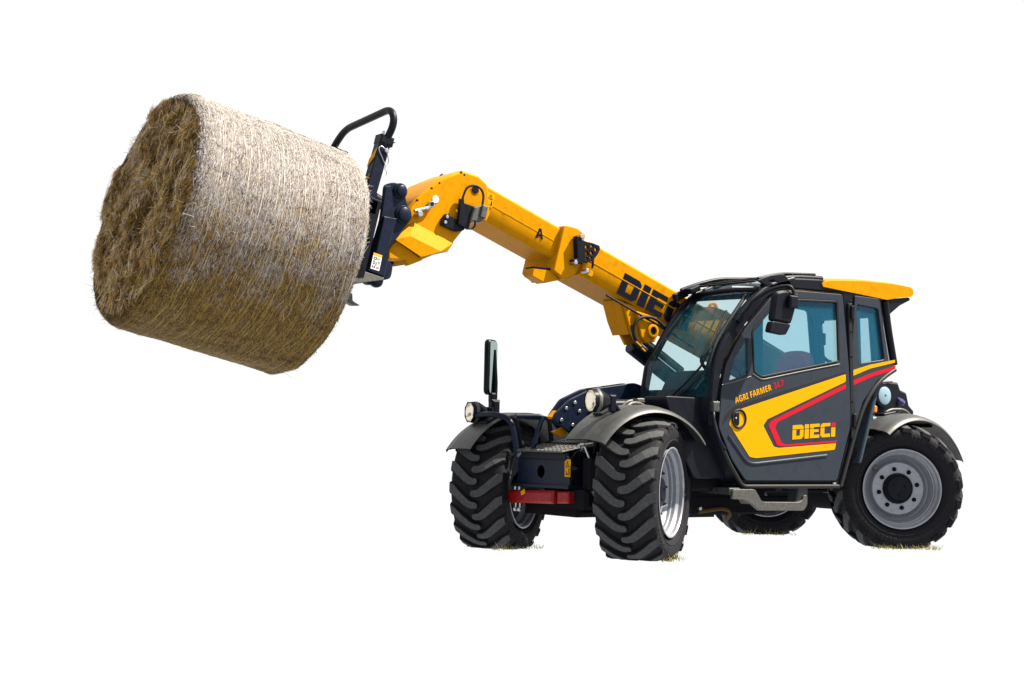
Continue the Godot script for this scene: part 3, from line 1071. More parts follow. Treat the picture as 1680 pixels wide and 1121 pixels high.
# ---------------------------------------------------------------- chassis
func make_chassis() -> void:
	var c := node("chassis", machine)
	var m := Mb.new()
	m.box(Vector3(0.1, 0.72, 0.0), Vector3(3.5, 0.42, 0.62), 0.02)
	m.box(Vector3(-0.55, 0.48, 0.15), Vector3(1.3, 0.28, 0.95), 0.02)
	m.box(Vector3(-0.2, 0.46, 0.60), Vector3(1.3, 0.075, 0.06), 0.006)
	m.box(Vector3(-0.85, 0.39, 0.25), Vector3(0.75, 0.14, 0.7), 0.02)
	m.box(Vector3(1.55, 0.85, 0.0), Vector3(1.2, 0.6, 0.8), 0.03)
	m.box(Vector3(-0.9, 0.8, 0.35), Vector3(0.6, 0.5, 0.9), 0.03)
	put("frame", m, M.matt_black, c)
	for x in [-1.56, 1.56]:
		m = Mb.new()
		m.rod(Vector3(x, 0.53, -0.72), Vector3(x, 0.53, 0.72), 0.10, 0.01)
		m.rod(Vector3(x, 0.53, -0.18), Vector3(x, 0.53, 0.22), 0.19, 0.05)
		m.rod(Vector3(x, 0.53, 0.45), Vector3(x, 0.53, 0.75), 0.15, 0.04)
		m.rod(Vector3(x, 0.53, -0.45), Vector3(x, 0.53, -0.75), 0.15, 0.04)
		put("axle", m, M.matt_black, c)
		m = Mb.new()
		m.rod(Vector3(x - 0.2, 0.53, -0.6), Vector3(x - 0.2, 0.53, 0.6), 0.03)
		put("steering_rod", m, M.steel, c)
	# front box: open-topped housing with a plate front
	m = Mb.new()
	var fx := Transform3D(Basis(Vector3.BACK, Vector3.UP, Vector3.LEFT), Vector3(0, 0, 0.02))
	m.xf = fx
	m.slab(V([-0.375, 0.575, 0.375, 0.575, 0.355, 0.80, 0.31, 0.835, -0.29, 0.84, -0.355, 0.80]), [disc(-0.03, 0.685, 0.052, 24)], 1.885, 1.90, 0.004)
	put("front_plate", m, M.blue_black, c)
	m = Mb.new()
	m.xf = fx
	m.slab(V([-0.30, 0.785, 0.33, 0.785, 0.33, 0.845, -0.30, 0.85]), [], 1.88, 1.915, 0.006)
	put("front_lip", m, M.black, c)
	m = Mb.new()
	m.xf = fx
	m.slab(V([-0.40, 0.545, 0.39, 0.555, 0.39, 0.585, -0.40, 0.575]), [], 1.70, 1.93, 0.004)
	put("front_ledge", m, M.blue_black, c)
	m = Mb.new()
	m.slab(V([-1.885, 0.575, -1.885, 0.80, -1.84, 0.855, -1.60, 0.94, -1.2, 0.94, -1.2, 0.56]), [], 0.37, 0.39, 0.004)
	m.slab(V([-1.885, 0.565, -1.885, 0.80, -1.84, 0.85, -1.60, 0.94, -1.2, 0.94, -1.2, 0.56]), [], -0.355, -0.335, 0.004)
	m.box(Vector3(-1.40, 0.72, 0.02), Vector3(0.5, 0.34, 0.68), 0.01)
	put_each("front_box_side", m, M.black, c)
	# grip plate on top, with rows of raised pads
	m = Mb.new()
	m.box(Vector3(-1.70, 0.902, 0.02), Vector3(0.50, 0.012, 0.64), 0.003, Basis(Vector3.BACK, 0.20))
	put("grip_plate", m, M.plastic, c)
	for i in 8:
		for j in 11:
			m = Mb.new()
			var x := -1.915 + 0.058 * i
			var z := -0.27 + 0.058 * j + (0.029 if i % 2 else 0.0)
			if z > 0.33:
				continue
			m.box(Vector3(x, 0.8655 + (x + 1.915) * 0.2027, z), Vector3(0.030, 0.008, 0.034), 0.003, Basis(Vector3.BACK, 0.20))
			put("grip_pad", m, M.grey_metal, c)
	warning_label(c, Transform3D(Basis(Vector3(0, 0, 1), Vector3(0, 1, 0), Vector3(-1, 0, 0)), Vector3(-1.903, 0.725, 0.365)), 0.075, 0.145, M.yellow_decal)
	# red cylinder cover below
	m = Mb.new()
	m.xf = fx
	m.slab(V([-0.46, 0.405, 0.19, 0.425, 0.19, 0.535, -0.42, 0.515, -0.46, 0.515]), [], 1.80, 1.94, 0.02)
	m.slab(V([0.215, 0.43, 0.37, 0.437, 0.37, 0.535, 0.215, 0.53]), [], 1.78, 1.91, 0.01)
	put_each("red_guard", m, M.red, c)
	m = Mb.new()
	m.slab(V([-0.03, -0.012, 0.03, -0.02, 0.035, 0.018, -0.025, 0.022]), [], 0, 0.002, 0.0)
	var lab := put("sticker", m, M.yellow_decal, c)
	lab.transform = Transform3D(Basis(Vector3(0, 0, 1), Vector3(0, 1, 0), Vector3(-1, 0, 0)) * Basis(Vector3.BACK, 0.5), Vector3(-1.942, 0.50, -0.20))
	m = Mb.new()
	for z in [-0.33, -0.27]:
		m.rod(Vector3(-1.93, 0.34, z), Vector3(-1.93, 0.37, z), 0.018, 0.006, 10)
		m.rod(Vector3(-1.92, 0.36, z), Vector3(-1.92, 0.41, z), 0.008, 0.002, 8)
		m.rod(Vector3(-1.93, 0.52, z), Vector3(-1.93, 0.55, z), 0.009, 0.002, 8)
	put_each("grease_nipple", m, M.steel, c)
	# linkages at the side of the front box
	m = Mb.new()
	m.tube([Vector3(-1.80, 0.90, 0.46), Vector3(-1.77, 0.78, 0.50), Vector3(-1.70, 0.70, 0.52)], 0.012, 0.04, 8)
	m.rod(Vector3(-1.80, 0.88, 0.42), Vector3(-1.80, 0.93, 0.42), 0.028, 0.01, 12)
	m.rod(Vector3(-1.84, 0.90, 0.42), Vector3(-1.70, 0.92, 0.44), 0.02, 0.004, 10)
	put("lever", m, M.steel, c)
	m = Mb.new()
	m.tube([Vector3(-1.74, 0.86, 0.55), Vector3(-1.76, 0.66, 0.57), Vector3(-1.75, 0.60, 0.56), Vector3(-1.75, 0.40, 0.56)], 0.008, 0.05, 8)
	m.tube([Vector3(-1.90, 0.84, -0.37), Vector3(-1.93, 0.78, -0.48), Vector3(-1.95, 0.6, -0.52), Vector3(-1.9, 0.45, -0.48)], 0.008, 0.1, 8)
	put_each("brake_line", m, M.zinc, c)
	m = Mb.new()
	m.box(Vector3(-1.66, 0.68, 0.50), Vector3(0.30, 0.26, 0.16), 0.03)
	m.box(Vector3(-1.70, 0.47, 0.25), Vector3(0.30, 0.16, 0.6), 0.03)
	m.box(Vector3(-1.55, 0.42, 0.0), Vector3(0.5, 0.2, 0.8), 0.04)
	put("front_hanger", m, M.matt_black, c)
	# plated nose beside the boom
	m = Mb.new()
	m.slab(Mb.rounded(V([-1.816, 1.164, -1.646, 1.298, -1.419, 1.394, -0.946, 1.464, -0.85, 1.44, -0.85, 1.20, -1.313, 1.05, -1.62, 1.00, -1.70, 1.05, -1.80, 1.10]), 0.03), [], 0.02, 0.05, 0.006)
	m.slab(Mb.rounded(V([-1.77, 1.15, -1.646, 1.298, -1.419, 1.394, -0.946, 1.464, -0.85, 1.44, -0.85, 1.10, -1.62, 1.0]), 0.03), [], -0.12, -0.09, 0.006)
	put("nose_plate", m, M.blue_black, c)
	m = Mb.new()
	for p in [[-1.69, 1.22], [-1.74, 1.12], [-1.60, 1.27], [-1.62, 1.08], [-1.47, 1.12], [-1.55, 1.20]]:
		m.rod(Vector3(p[0], p[1], 0.045), Vector3(p[0], p[1], 0.062), 0.016, 0.004, 12)
	put_each("nose_bolt", m, M.steel, c)
	m = Mb.new()
	m.slab(V([-1.82, 1.145, -1.76, 1.20, -1.74, 1.18, -1.80, 1.125]), [], -0.05, 0.0, 0.004)
	m.slab(V([-1.78, 1.02, -1.40, 1.16, -1.36, 1.12, -1.70, 0.98]), [], -0.05, 0.0, 0.004)
	put_each("tilt_cylinder_bracket", m, M.yellow, c)
	m = Mb.new()
	m.box(Vector3(-1.2, 1.05, 0.35), Vector3(0.65, 0.3, 0.5), 0.03)
	m.box(Vector3(-1.05, 1.22, 0.42), Vector3(0.22, 0.12, 0.3), 0.02)
	m.rod(Vector3(-1.45, 1.25, 0.35), Vector3(-1.2, 1.26, 0.35), 0.05)
	m.box(Vector3(-1.28, 1.17, 0.16), Vector3(0.5, 0.12, 0.1), 0.02)
	put("valve_block", m, M.black, c)
	m = Mb.new()
	m.tube([Vector3(-1.52, 1.20, 0.62), Vector3(-1.45, 1.27, 0.6), Vector3(-1.32, 1.27, 0.58), Vector3(-1.2, 1.22, 0.55)], 0.016, 0.06, 8)
	m.tube([Vector3(-1.5, 1.18, 0.5), Vector3(-1.40, 1.29, 0.5), Vector3(-1.28, 1.29, 0.5), Vector3(-1.1, 1.25, 0.5)], 0.014, 0.06, 8)
	m.box(Vector3(-1.27, 1.295, 0.52), Vector3(0.13, 0.035, 0.08), 0.006)
	put_each("hydraulic_line", m, M.grey_metal, c)
	# tube guards beside the far front wheel
	m = Mb.new()
	m.tube([Vector3(-2.05, 1.15, -0.80), Vector3(-2.02, 1.165, -0.55), Vector3(-1.95, 1.12, -0.38), Vector3(-1.90, 0.83, -0.36)], 0.026, 0.10, 12)
	m.tube([Vector3(-2.02, 1.145, -0.22), Vector3(-1.78, 1.15, -0.16), Vector3(-1.82, 1.05, -0.16), Vector3(-1.88, 0.86, -0.16)], 0.022, 0.04, 12)
	put_each("tube_guard", m, M.blue_black, c)
	# engine cover on the far side
	m = Mb.new()
	m.slab(Mb.rounded(V([-0.66, 0.75, -0.66, 1.36, -0.5, 1.41, 0.6, 1.46, 1.3, 1.40, 1.3, 0.75]), 0.05), [], -1.02, -0.42, 0.03)
	put("engine_cover", m, M.black, c)
	m = Mb.new()
	m.slab(V([1.40, 1.0, 1.40, 1.52, 1.70, 1.575, 1.864, 1.564, 1.899, 1.496, 1.987, 1.469, 2.023, 1.354, 2.094, 1.30, 2.05, 1.0]), [], -0.3, 0.6, 0.02)
	put("rear_housing", m, M.black, c)
	# step below the door
	m = Mb.new()
	m.slab(Mb.rounded(V([-0.688, 0.575, -0.430, 0.575, -0.350, 0.470, 0.090, 0.464, 0.135, 0.485, 0.150, 0.525, 0.188, 0.525, 0.192, 0.440, 0.150, 0.391, -0.385, 0.397, -0.478, 0.459, -0.55, 0.49, -0.688, 0.495]), 0.025), [], 1.00, 1.03, 0.003)
	m.slab(V([-0.60, 0.56, -0.43, 0.56, -0.35, 0.462, 0.10, 0.455, 0.10, 0.44, -0.36, 0.445, -0.44, 0.545, -0.60, 0.545]), [], 0.78, 1.0, 0.003)
	put("step", m, M.zinc, c)
	m = Mb.new()
	m.slab(V([-0.69, 0.53, -0.43, 0.53, -0.43, 0.585, -0.69, 0.585]), [], 0.62, 0.99, 0.004)
	m.slab(V([0.30, 0.60, 0.42, 0.60, 0.42, 0.46, 0.27, 0.46]), [], 0.70, 0.82, 0.01)
	put_each("step_bracket", m, M.plastic, c)
	m = Mb.new()
	for p in [[-0.08, 0.50, 0.66], [-0.70, 0.40, 0.66], [-0.74, 0.57, 0.64], [-1.0, 0.585, 0.5]]:
		m.rod(Vector3(p[0], p[1], p[2] - 0.05), Vector3(p[0], p[1], p[2]), 0.016, 0.005, 10)
	put_each("bolt", m, M.steel, c)
	m = Mb.new()
	m.tube([Vector3(-0.7, 0.37, 0.62), Vector3(-0.4, 0.40, 0.63), Vector3(-0.3, 0.35, 0.6), Vector3(-0.25, 0.3, 0.5)], 0.02, 0.08, 8)
	put("belly_pipe", m, M.brown, c)
	# air filter and fillers behind the cab
	m = Mb.new()
	m.turned(Vector3(1.60, 1.43, 0.45), Vector3(1.60, 1.43, 0.8), V([0.0001, 0, 0.13, 0, 0.13, 0.14, 0.12, 0.16, 0.11, 0.165, 0.11, 0.20, 0.0001, 0.20]))
	put("air_filter", m, M.black, c)
	m = Mb.new()
	m.turned(Vector3(1.60, 1.43, 0.645), Vector3(1.60, 1.43, 0.9), V([0.085, 0, 0.085, 0.012, 0.07, 0.018, 0.015, 0.02, 0.012, 0.012, 0.0001, 0.012]))
	put("air_filter_lid", m, M.pale_blue, c)
	m = Mb.new()
	m.turned(Vector3(1.86, 1.31, 0.55), Vector3(1.88, 1.38, 0.60), V([0.03, 0, 0.03, 0.07, 0.045, 0.075, 0.045, 0.11, 0.035, 0.12, 0.0001, 0.12]), 16)
	put("filler_cap", m, M.blue_cap, c)
	m = Mb.new()
	m.rod(Vector3(1.32, 1.26, 0.75), Vector3(1.32, 1.33, 0.75), 0.045, 0.012, 16)
	put("marker_lamp", m, M.amber, c)
	m = Mb.new()
	m.box(Vector3(1.34, 1.16, 0.74), Vector3(0.05, 0.13, 0.05), 0.006)
	put("reservoir", m, M.pale_blue, c)
	m = Mb.new()
	m.tube([Vector3(1.50, 1.20, 0.66), Vector3(1.62, 1.30, 0.68), Vector3(1.85, 1.31, 0.68), Vector3(1.97, 1.24, 0.66)], 0.014, 0.08, 8)
	m.tube([Vector3(1.72, 1.22, 0.66), Vector3(1.78, 1.30, 0.66), Vector3(1.9, 1.28, 0.66)], 0.018, 0.05, 8)
	m.tube([Vector3(1.45, 1.53, 0.62), Vector3(1.60, 1.56, 0.62), Vector3(1.74, 1.57, 0.62)], 0.012, 0.05, 8)
	put_each("pipe", m, M.grey_metal, c)


# ---------------------------------------------------------------- cab
func a_pillar_front(u: float) -> float:
	# x of the windscreen's side edge at height u
	var k := V([-0.90, 1.29, -0.878, 1.45, -0.865, 1.60, -0.79, 1.76, -0.67, 1.91, -0.52, 2.09, -0.36, 2.235, -0.197, 2.329])
	for i in k.size() - 1:
		if u <= k[i + 1].y:
			return lerpf(k[i].x, k[i + 1].x, clampf((u - k[i].y) / (k[i + 1].y - k[i].y), 0, 1))
	return k[k.size() - 1].x


func make_cab() -> void:
	var c := node("cab", machine)
	var outer := Mb.rounded(V([-0.915, 1.20, -0.905, 1.32, -0.885, 1.55, -0.80, 1.75, -0.68, 1.915, -0.53, 2.10, -0.37, 2.24, -0.20, 2.335, 0.05, 2.395, 0.38, 2.41, 1.16, 2.325, 1.20, 2.10, 1.265, 1.72, 1.35, 1.70, 1.33, 1.635, 1.114, 1.525, 0.93, 1.33, 0.80, 1.04, 0.63, 0.60, 0.58, 0.585, -0.53, 0.585, -0.57, 0.60, -0.70, 0.80, -0.80, 0.99]), 0.02, 3)
	var door_gap := Mb.rounded(V([-0.820, 1.394, -0.77, 1.62, -0.655, 1.80, -0.545, 1.935, -0.265, 2.205, -0.14, 2.27, 0.018, 2.30, 0.655, 2.31, 0.742, 1.665, 0.785, 1.18, 0.60, 0.628, -0.525, 0.628, -0.69, 0.81, -0.845, 1.085]), 0.03, 4)
	var rear_gap := Mb.rounded(V([0.825, 2.225, 1.105, 2.205, 1.195, 1.74, 0.872, 1.690]), 0.03)
	var m := Mb.new()
	m.slab(outer, [door_gap, rear_gap], 0.945, 0.985, 0.012)
	put("side_frame", m, M.black, c)
	# grey skin of the panel behind the door
	m = Mb.new()
	m.slab(Mb.rounded(V([0.80, 2.295, 1.122, 2.288, 1.262, 1.722, 1.335, 1.695, 1.318, 1.645, 1.10, 1.545, 0.915, 1.35, 0.82, 1.13, 0.76, 1.70]), 0.015), [Mb.rounded(V([0.822, 2.22, 1.108, 2.20, 1.198, 1.742, 0.868, 1.692]), 0.03)], 0.985, 1.0, 0.004)
	put("rear_side_panel", m, M.anthracite, c)
	m = Mb.new()
	m.slab(V([0.80, 2.25, 1.12, 2.235, 1.215, 1.715, 0.845, 1.665]), [], 0.972, 0.978, 0.0)
	put("rear_side_window", m, M.glass, c)
	m = Mb.new()
	m.sheet(V([0.80, 2.25, 1.12, 2.235, 1.215, 1.715, 0.845, 1.665]), 0.969)
	put("window_film", m, M.tint, c)
	m = Mb.new()
	m.slab(V([0.80, 2.25, 0.90, 2.245, 0.93, 1.67, 0.845, 1.665]), [], 0.955, 0.965, 0.0)
	m.slab(V([0.80, 2.25, 1.12, 2.235, 1.13, 2.17, 0.80, 2.18]), [], 0.955, 0.965, 0.0)
	put_each("window_mask", m, M.cab_lining, c)
	# arched seal along the edge of that panel and down to the sill
	m = Mb.new()
	m.tube([Vector3(1.35, 1.655, 0.99), Vector3(1.24, 1.605, 0.995), Vector3(1.11, 1.525, 0.998), Vector3(1.00, 1.415, 0.998), Vector3(0.90, 1.27, 0.998), Vector3(0.81, 1.06, 0.998), Vector3(0.64, 0.605, 0.995)], 0.02, 0.09, 10)
	m.tube([Vector3(0.63, 0.598, 0.985), Vector3(-0.54, 0.598, 0.985), Vector3(-0.69, 0.79, 0.985), Vector3(-0.82, 1.0, 0.985), Vector3(-0.89, 1.2, 0.98)], 0.018, 0.05, 10)
	put_each("edge_seal", m, M.seal, c)
	m = Mb.new()
	m.box(Vector3(0.76, 1.62, 0.992), Vector3(0.05, 1.20, 0.03), 0.006, Basis(Vector3.BACK, 0.045))
	put("hinge_rail", m, M.trim, c)
	for y in [2.14, 1.18]:
		m = Mb.new()
		m.box(Vector3(0.79 - (y - 1.18) * 0.04, y, 1.01), Vector3(0.035, 0.12, 0.03), 0.006)
		put("hinge", m, M.black, c)
	for y in [2.24, 1.97, 1.75, 1.35]:
		m = Mb.new()
		m.rod(Vector3(0.775 - (y - 1.3) * 0.04, y, 1.0), Vector3(0.775 - (y - 1.3) * 0.04, y, 1.014), 0.009, 0.003, 8)
		put("rivet", m, M.black, c)
	# stripes on the panel behind the door
	m = Mb.new()
	m.slab(V([0.772, 1.625, 1.00, 1.685, 1.335, 1.745, 1.335, 1.720, 1.00, 1.65, 0.778, 1.575]), [], 0.998, 1.0025, 0.0)
	put("yellow_stripe", m, M.yellow_decal, c)
	m = Mb.new()
	m.slab(V([0.785, 1.535, 1.02, 1.61, 1.345, 1.695, 1.335, 1.655, 1.03, 1.578, 0.79, 1.495]), [], 0.998, 1.0025, 0.0)
	put("red_stripe", m, M.red_decal, c)
	# far side: frame with two openings
	m = Mb.new()
	var far := Mb.rounded(V([-0.95, 0.75, -0.98, 1.32, -0.93, 1.60, -0.77, 1.85, -0.56, 2.14, -0.37, 2.29, 0.05, 2.37, 0.38, 2.39, 1.16, 2.31, 1.26, 1.72, 1.20, 0.75]), 0.02, 3)
	m.slab(far, [Mb.rounded(V([-0.89, 1.38, -0.84, 1.60, -0.69, 1.84, -0.50, 2.08, -0.35, 2.21, 0.30, 2.27, 0.30, 1.38]), 0.04), Mb.rounded(V([0.47, 2.26, 1.06, 2.22, 1.15, 1.50, 0.47, 1.45]), 0.04)], 0.145, 0.185, 0.01)
	put("far_side_frame", m, M.black, c)
	m = Mb.new()
	m.slab(V([-0.90, 1.36, -0.86, 1.60, -0.70, 1.86, -0.50, 2.11, -0.35, 2.23, 0.32, 2.29, 0.32, 1.36]), [], 0.160, 0.166, 0.0)
	m.slab(V([0.45, 2.27, 1.08, 2.23, 1.17, 1.48, 0.45, 1.43]), [], 0.160, 0.166, 0.0)
	put_each("far_side_window", m, M.clear_glass, c)
	# floor, rear wall, front cowl
	m = Mb.new()
	m.box(Vector3(0.0, 0.66, 0.57), Vector3(1.15, 0.10, 0.76), 0.01)
	m.slab(V([0.98, 0.8, 1.02, 0.8, 1.25, 1.48, 1.20, 1.48]), [], 0.185, 0.90, 0.01)
	m.slab(V([1.05, 2.20, 1.13, 2.32, 1.18, 2.30, 1.16, 2.16]), [], 0.185, 0.945, 0.01)
	m.slab(V([1.18, 1.48, 1.25, 1.50, 1.16, 2.20, 1.10, 2.20]), [], 0.185, 0.26, 0.01)
	m.slab(V([1.18, 1.48, 1.25, 1.50, 1.16, 2.20, 1.10, 2.20]), [], 0.87, 0.945, 0.01)
	put("cab_shell", m, M.cab_lining, c)
	m = Mb.new()
	m.slab(V([1.22, 1.48, 1.228, 1.48, 1.15, 2.20, 1.142, 2.20]), [], 0.25, 0.88, 0.0)
	put("rear_window", m, M.glass, c)
	m = Mb.new()
	var rings := []
	for i in 17:
		var z := lerpf(0.145, 0.985, i / 16.0)
		var bow := 0.075 * (1.0 - pow((z - 0.565) / 0.42, 2.0))
		var skew := lerpf(-0.06, 0.0, (z - 0.145) / 0.84)
		var ring := PackedVector3Array()
		for p in [[-0.90, 1.33], [-0.912, 1.24], [-0.90, 1.15], [-0.83, 0.98], [-0.70, 0.78], [-0.58, 0.62]]:
			ring.append(Vector3(p[0] - bow + skew, p[1], z))
		rings.append(ring)
	m.loft(rings, false, 0.7)
	put("front_cowl", m, M.black, c)
	m = Mb.new()
	m.slab(Mb.rounded(V([-1.33, 1.33, -0.90, 1.325, -0.85, 1.15, -0.76, 0.97, -0.62, 0.76, -0.62, 0.66, -1.0, 0.66, -1.15, 0.9]), 0.04), [], 0.62, 0.90, 0.02)
	put_each("wheel_arch_filler", m, M.black, c)
	# windscreen: one pane that bends over into the roof
	var glass := Mb.new()
	var frame_low := Mb.new()
	rings = []
	var us := [1.33, 1.40, 1.50, 1.60, 1.70, 1.80, 1.90, 2.00, 2.09, 2.16, 2.22, 2.27]
	for i in 15:
		var z := lerpf(0.19, 0.945, i / 14.0)
		var bow := 0.075 * (1.0 - pow((z - 0.565) / 0.42, 2.0))
		var ring := PackedVector3Array()
		for u in us:
			var skew := lerpf(-0.06, 0.0, (z - 0.145) / 0.84) * clampf((2.3 - u) / 0.9, 0.0, 1.0)
			ring.append(Vector3(a_pillar_front(u) - bow * clampf((2.4 - u) / 1.0, 0.3, 1.0) + skew, u, z))
		rings.append(ring)
	glass.loft(rings, false, 0.3)
	put("windscreen", glass, M.clear_glass, c)
	glass.xf = Transform3D.IDENTITY
	var film := Mb.new()
	film.xf = Transform3D(Basis.IDENTITY, Vector3(0.005, -0.002, 0))
	film.loft(rings, false, 0.3)
	put("windscreen_film", film, M.pale_tint, c)
	# painted border of the windscreen, on its inner face
	var border := Mb.new()
	for i in 14:
		for j in us.size() - 1:
			var z: float = rings[i][0].z
			var edge: float = us[j]
			var far_edge := 0.05 + 0.05 * clampf((1.7 - edge) / 0.4, 0.0, 1.0)
			if i >= 1 and i <= 12 and j >= 1 and j < us.size() - 1:
				continue
			var push := Vector3(0.011, -0.004, 0)
			border.quad(rings[i][j] + push, rings[i + 1][j] + push, rings[i + 1][j + 1] + push, rings[i][j + 1] + push)
	put("windscreen_border", border, M.trim, c)
	# pillars along both edges
	for s in [[0.955, 0.0, 0.030], [0.175, -0.06, 0.024]]:
		m = Mb.new()
		var path := []
		for u in [1.10, 1.29, 1.45, 1.60, 1.76, 1.91, 2.09, 2.235, 2.325]:
			path.append(Vector3(a_pillar_front(u) + 0.012 + s[1] * clampf((2.3 - u) / 0.9, 0.0, 1.0), u, s[0]))
		path.append(Vector3(0.06, 2.385, s[0]))
		m.tube(path, s[2], 0.12, 12)
		put("front_pillar", m, M.black, c)
	# roof: glass ahead, frame and yellow cap behind
	m = Mb.new()
	rings = []
	for i in 7:
		var z := lerpf(0.19, 0.94, i / 6.0)
		var ring := PackedVector3Array()
		for p in [[-0.345, 2.27], [-0.22, 2.335], [-0.08, 2.375], [0.1, 2.40], [0.38, 2.415]]:
			ring.append(Vector3(p[0], p[1] + 0.02 * (1.0 - pow((z - 0.565) / 0.42, 2.0)), z))
		rings.append(ring)
	m.loft(rings, false, 0.3)
	put("roof_window", m, M.clear_glass, c)
	m = Mb.new()
	m.tube([Vector3(-0.36, 2.265, 0.19), Vector3(-0.37, 2.285, 0.56), Vector3(-0.36, 2.265, 0.95)], 0.022, 0.2, 10)
	m.tube([Vector3(-0.30, 2.30, 0.95), Vector3(-0.10, 2.378, 0.95), Vector3(0.10, 2.405, 0.95), Vector3(0.42, 2.418, 0.95)], 0.026, 0.1, 10)
	m.tube([Vector3(-0.40, 2.27, 0.19), Vector3(-0.10, 2.375, 0.19), Vector3(0.10, 2.405, 0.19), Vector3(0.42, 2.418, 0.19)], 0.018, 0.1, 10)
	put_each("roof_rail", m, M.black, c)
	m = Mb.new()
	m.slab(Mb.rounded(V([0.36, 2.41, 1.16, 2.33, 1.15, 2.29, 0.36, 2.35]), 0.01), [], 0.16, 0.965, 0.01)
	put("roof_lining", m, M.cab_lining, c)
	m = Mb.new()
	rings = []
	for i in 13:
		var t := i / 12.0
		var z := lerpf(0.13, 0.995, t)
		var e := 1.0 - pow(absf(t - 0.5) * 2.0, 6.0)
		var ring := PackedVector3Array()
		var tp := V([0.40, 2.345, 0.385, 2.375, 0.40, 2.405, 0.50, 2.425, 0.9, 2.452, 1.3, 2.457, 1.56, 2.444, 1.592, 2.42, 1.59, 2.36, 1.56, 2.338, 1.38, 2.315, 1.235, 2.288, 0.8, 2.318])
		for p in tp:
			var top := p.y > 2.39
			ring.append(Vector3(p.x, p.y + (0.035 * e - 0.02 if top else 0.0), z))
		rings.append(ring)
	m.loft(rings, true, 0.8)
	for k in [0, 12]:
		var cap := PackedVector2Array()
		for p in rings[k]:
			cap.append(Vector2(p.x, p.y))
		var zc: float = rings[k][0].z
		for t in Mb.cut_up(Mb.loop_ccw(cap), []):
			var nn := Vector3(0, 0, 1 if k else -1)
			m.tri(Vector3(t[0].x, t[0].y, zc), Vector3(t[1].x, t[1].y, zc), Vector3(t[2].x, t[2].y, zc), nn, nn, nn)
	put("roof_cap", m, M.yellow, c)
	m = Mb.new()
	m.slab(Mb.rounded(V([1.235, 2.285, 1.38, 2.312, 1.56, 2.335, 1.575, 2.31, 1.43, 2.25, 1.30, 2.165, 1.26, 2.13, 1.22, 2.15]), 0.02), [], 0.15, 0.975, 0.01)
	put("roof_underside", m, M.black, c)
	m = Mb.new()
	m.tube([Vector3(1.235, 2.27, 0.965), Vector3(1.27, 2.05, 0.968), Vector3(1.36, 1.70, 0.968)], 0.035, 0.1, 10)
	put("rear_pillar", m, M.black, c)
	# bars over the roof window
	for k in 7:
		m = Mb.new()
		var x := -0.37 + 0.112 * k
		var y := 2.312 + 0.115 * (1.0 - pow(1.0 - clampf((x + 0.40) / 0.75, 0.0, 1.0), 2.0))
		m.box(Vector3(x, y + 0.018, 0.54), Vector3(0.014, 0.016, 0.80), 0.004, Basis(Vector3.BACK, 0.35 - 0.05 * k))
		put("roof_bar", m, M.black, c)
	m = Mb.new()
	m.tube([Vector3(-0.52, 2.30, 0.16), Vector3(-0.36, 2.36, 0.17), Vector3(-0.10, 2.43, 0.18), Vector3(0.35, 2.465, 0.18)], 0.018, 0.1, 8)
	m.tube([Vector3(-0.30, 2.37, 0.90), Vector3(-0.05, 2.43, 0.91), Vector3(0.38, 2.455, 0.91)], 0.014, 0.1, 8)
	put_each("bar_carrier", m, M.black, c)
	m = Mb.new()
	m.slab(Mb.rounded(V([-0.384, 2.340, -0.330, 2.366, -0.230, 2.398, -0.144, 2.412, -0.066, 2.418, 0.020, 2.345, -0.025, 2.320, -0.072, 2.31, -0.189, 2.272]), 0.012), [V([-0.270, 2.345, -0.205, 2.362, -0.135, 2.338, -0.190, 2.322])], 0.955, 0.985, 0.006)
	put("bar_bracket", m, M.black, c)
	m = Mb.new()
	m.box(Vector3(-0.50, 2.26, 0.13), Vector3(0.16, 0.07, 0.05), 0.01, Basis(Vector3.BACK, 0.4))
	m.box(Vector3(-0.43, 2.31, 0.20), Vector3(0.12, 0.05, 0.12), 0.01, Basis(Vector3.BACK, 0.4))
	put("far_bar_bracket", m, M.black, c)
	# wiper pair
	m = Mb.new()
	m.tube([Vector3(-1.035, 1.314, 0.60), Vector3(-0.985, 1.451, 0.762), Vector3(-0.925, 1.60, 0.90), Vector3(-0.855, 1.749, 0.90), Vector3(-0.71, 1.938, 0.858), Vector3(-0.60, 2.076, 0.833)], 0.010, 0.06, 8)
	m.tube([Vector3(-1.025, 1.314, 0.69), Vector3(-0.975, 1.431, 0.824), Vector3(-0.915, 1.58, 0.955), Vector3(-0.85, 1.737, 0.95), Vector3(-0.725, 1.909, 0.914)], 0.010, 0.06, 8)
	put_each("wiper_arm", m, M.trim, c)
	m = Mb.new()
	m.tube([Vector3(-0.84, 1.745, 0.935), Vector3(-0.72, 1.909, 0.92), Vector3(-0.60, 2.044, 0.92), Vector3(-0.435, 2.213, 0.89)], 0.017, 0.1, 6)
	put("wiper_blade", m, M.trim, c)
	m = Mb.new()
	m.box(Vector3(-1.04, 1.315, 0.65), Vector3(0.09, 0.05, 0.16), 0.012)
	m.rod(Vector3(-1.02, 1.29, 0.84), Vector3(-1.02, 1.35, 0.84), 0.014, 0.003, 10)
	put("wiper_motor_cover", m, M.black, c)
	# inside: seat, console, steering wheel, grab rail
	m = Mb.new()
	var bx := Transform3D(Basis(Vector3(0, 0, 1), Vector3(0.10, 0.995, 0), Vector3(-0.995, 0.10, 0)), Vector3(0.44, 1.12, 0.57))
	m.xf = bx
	m.slab(Mb.rounded(V([-0.24, 0.0, 0.24, 0.0, 0.25, 0.45, 0.19, 0.64, 0.10, 0.68, -0.10, 0.68, -0.19, 0.64, -0.25, 0.45]), 0.08), [], -0.06, 0.06, 0.04)
	m.xf = Transform3D.IDENTITY
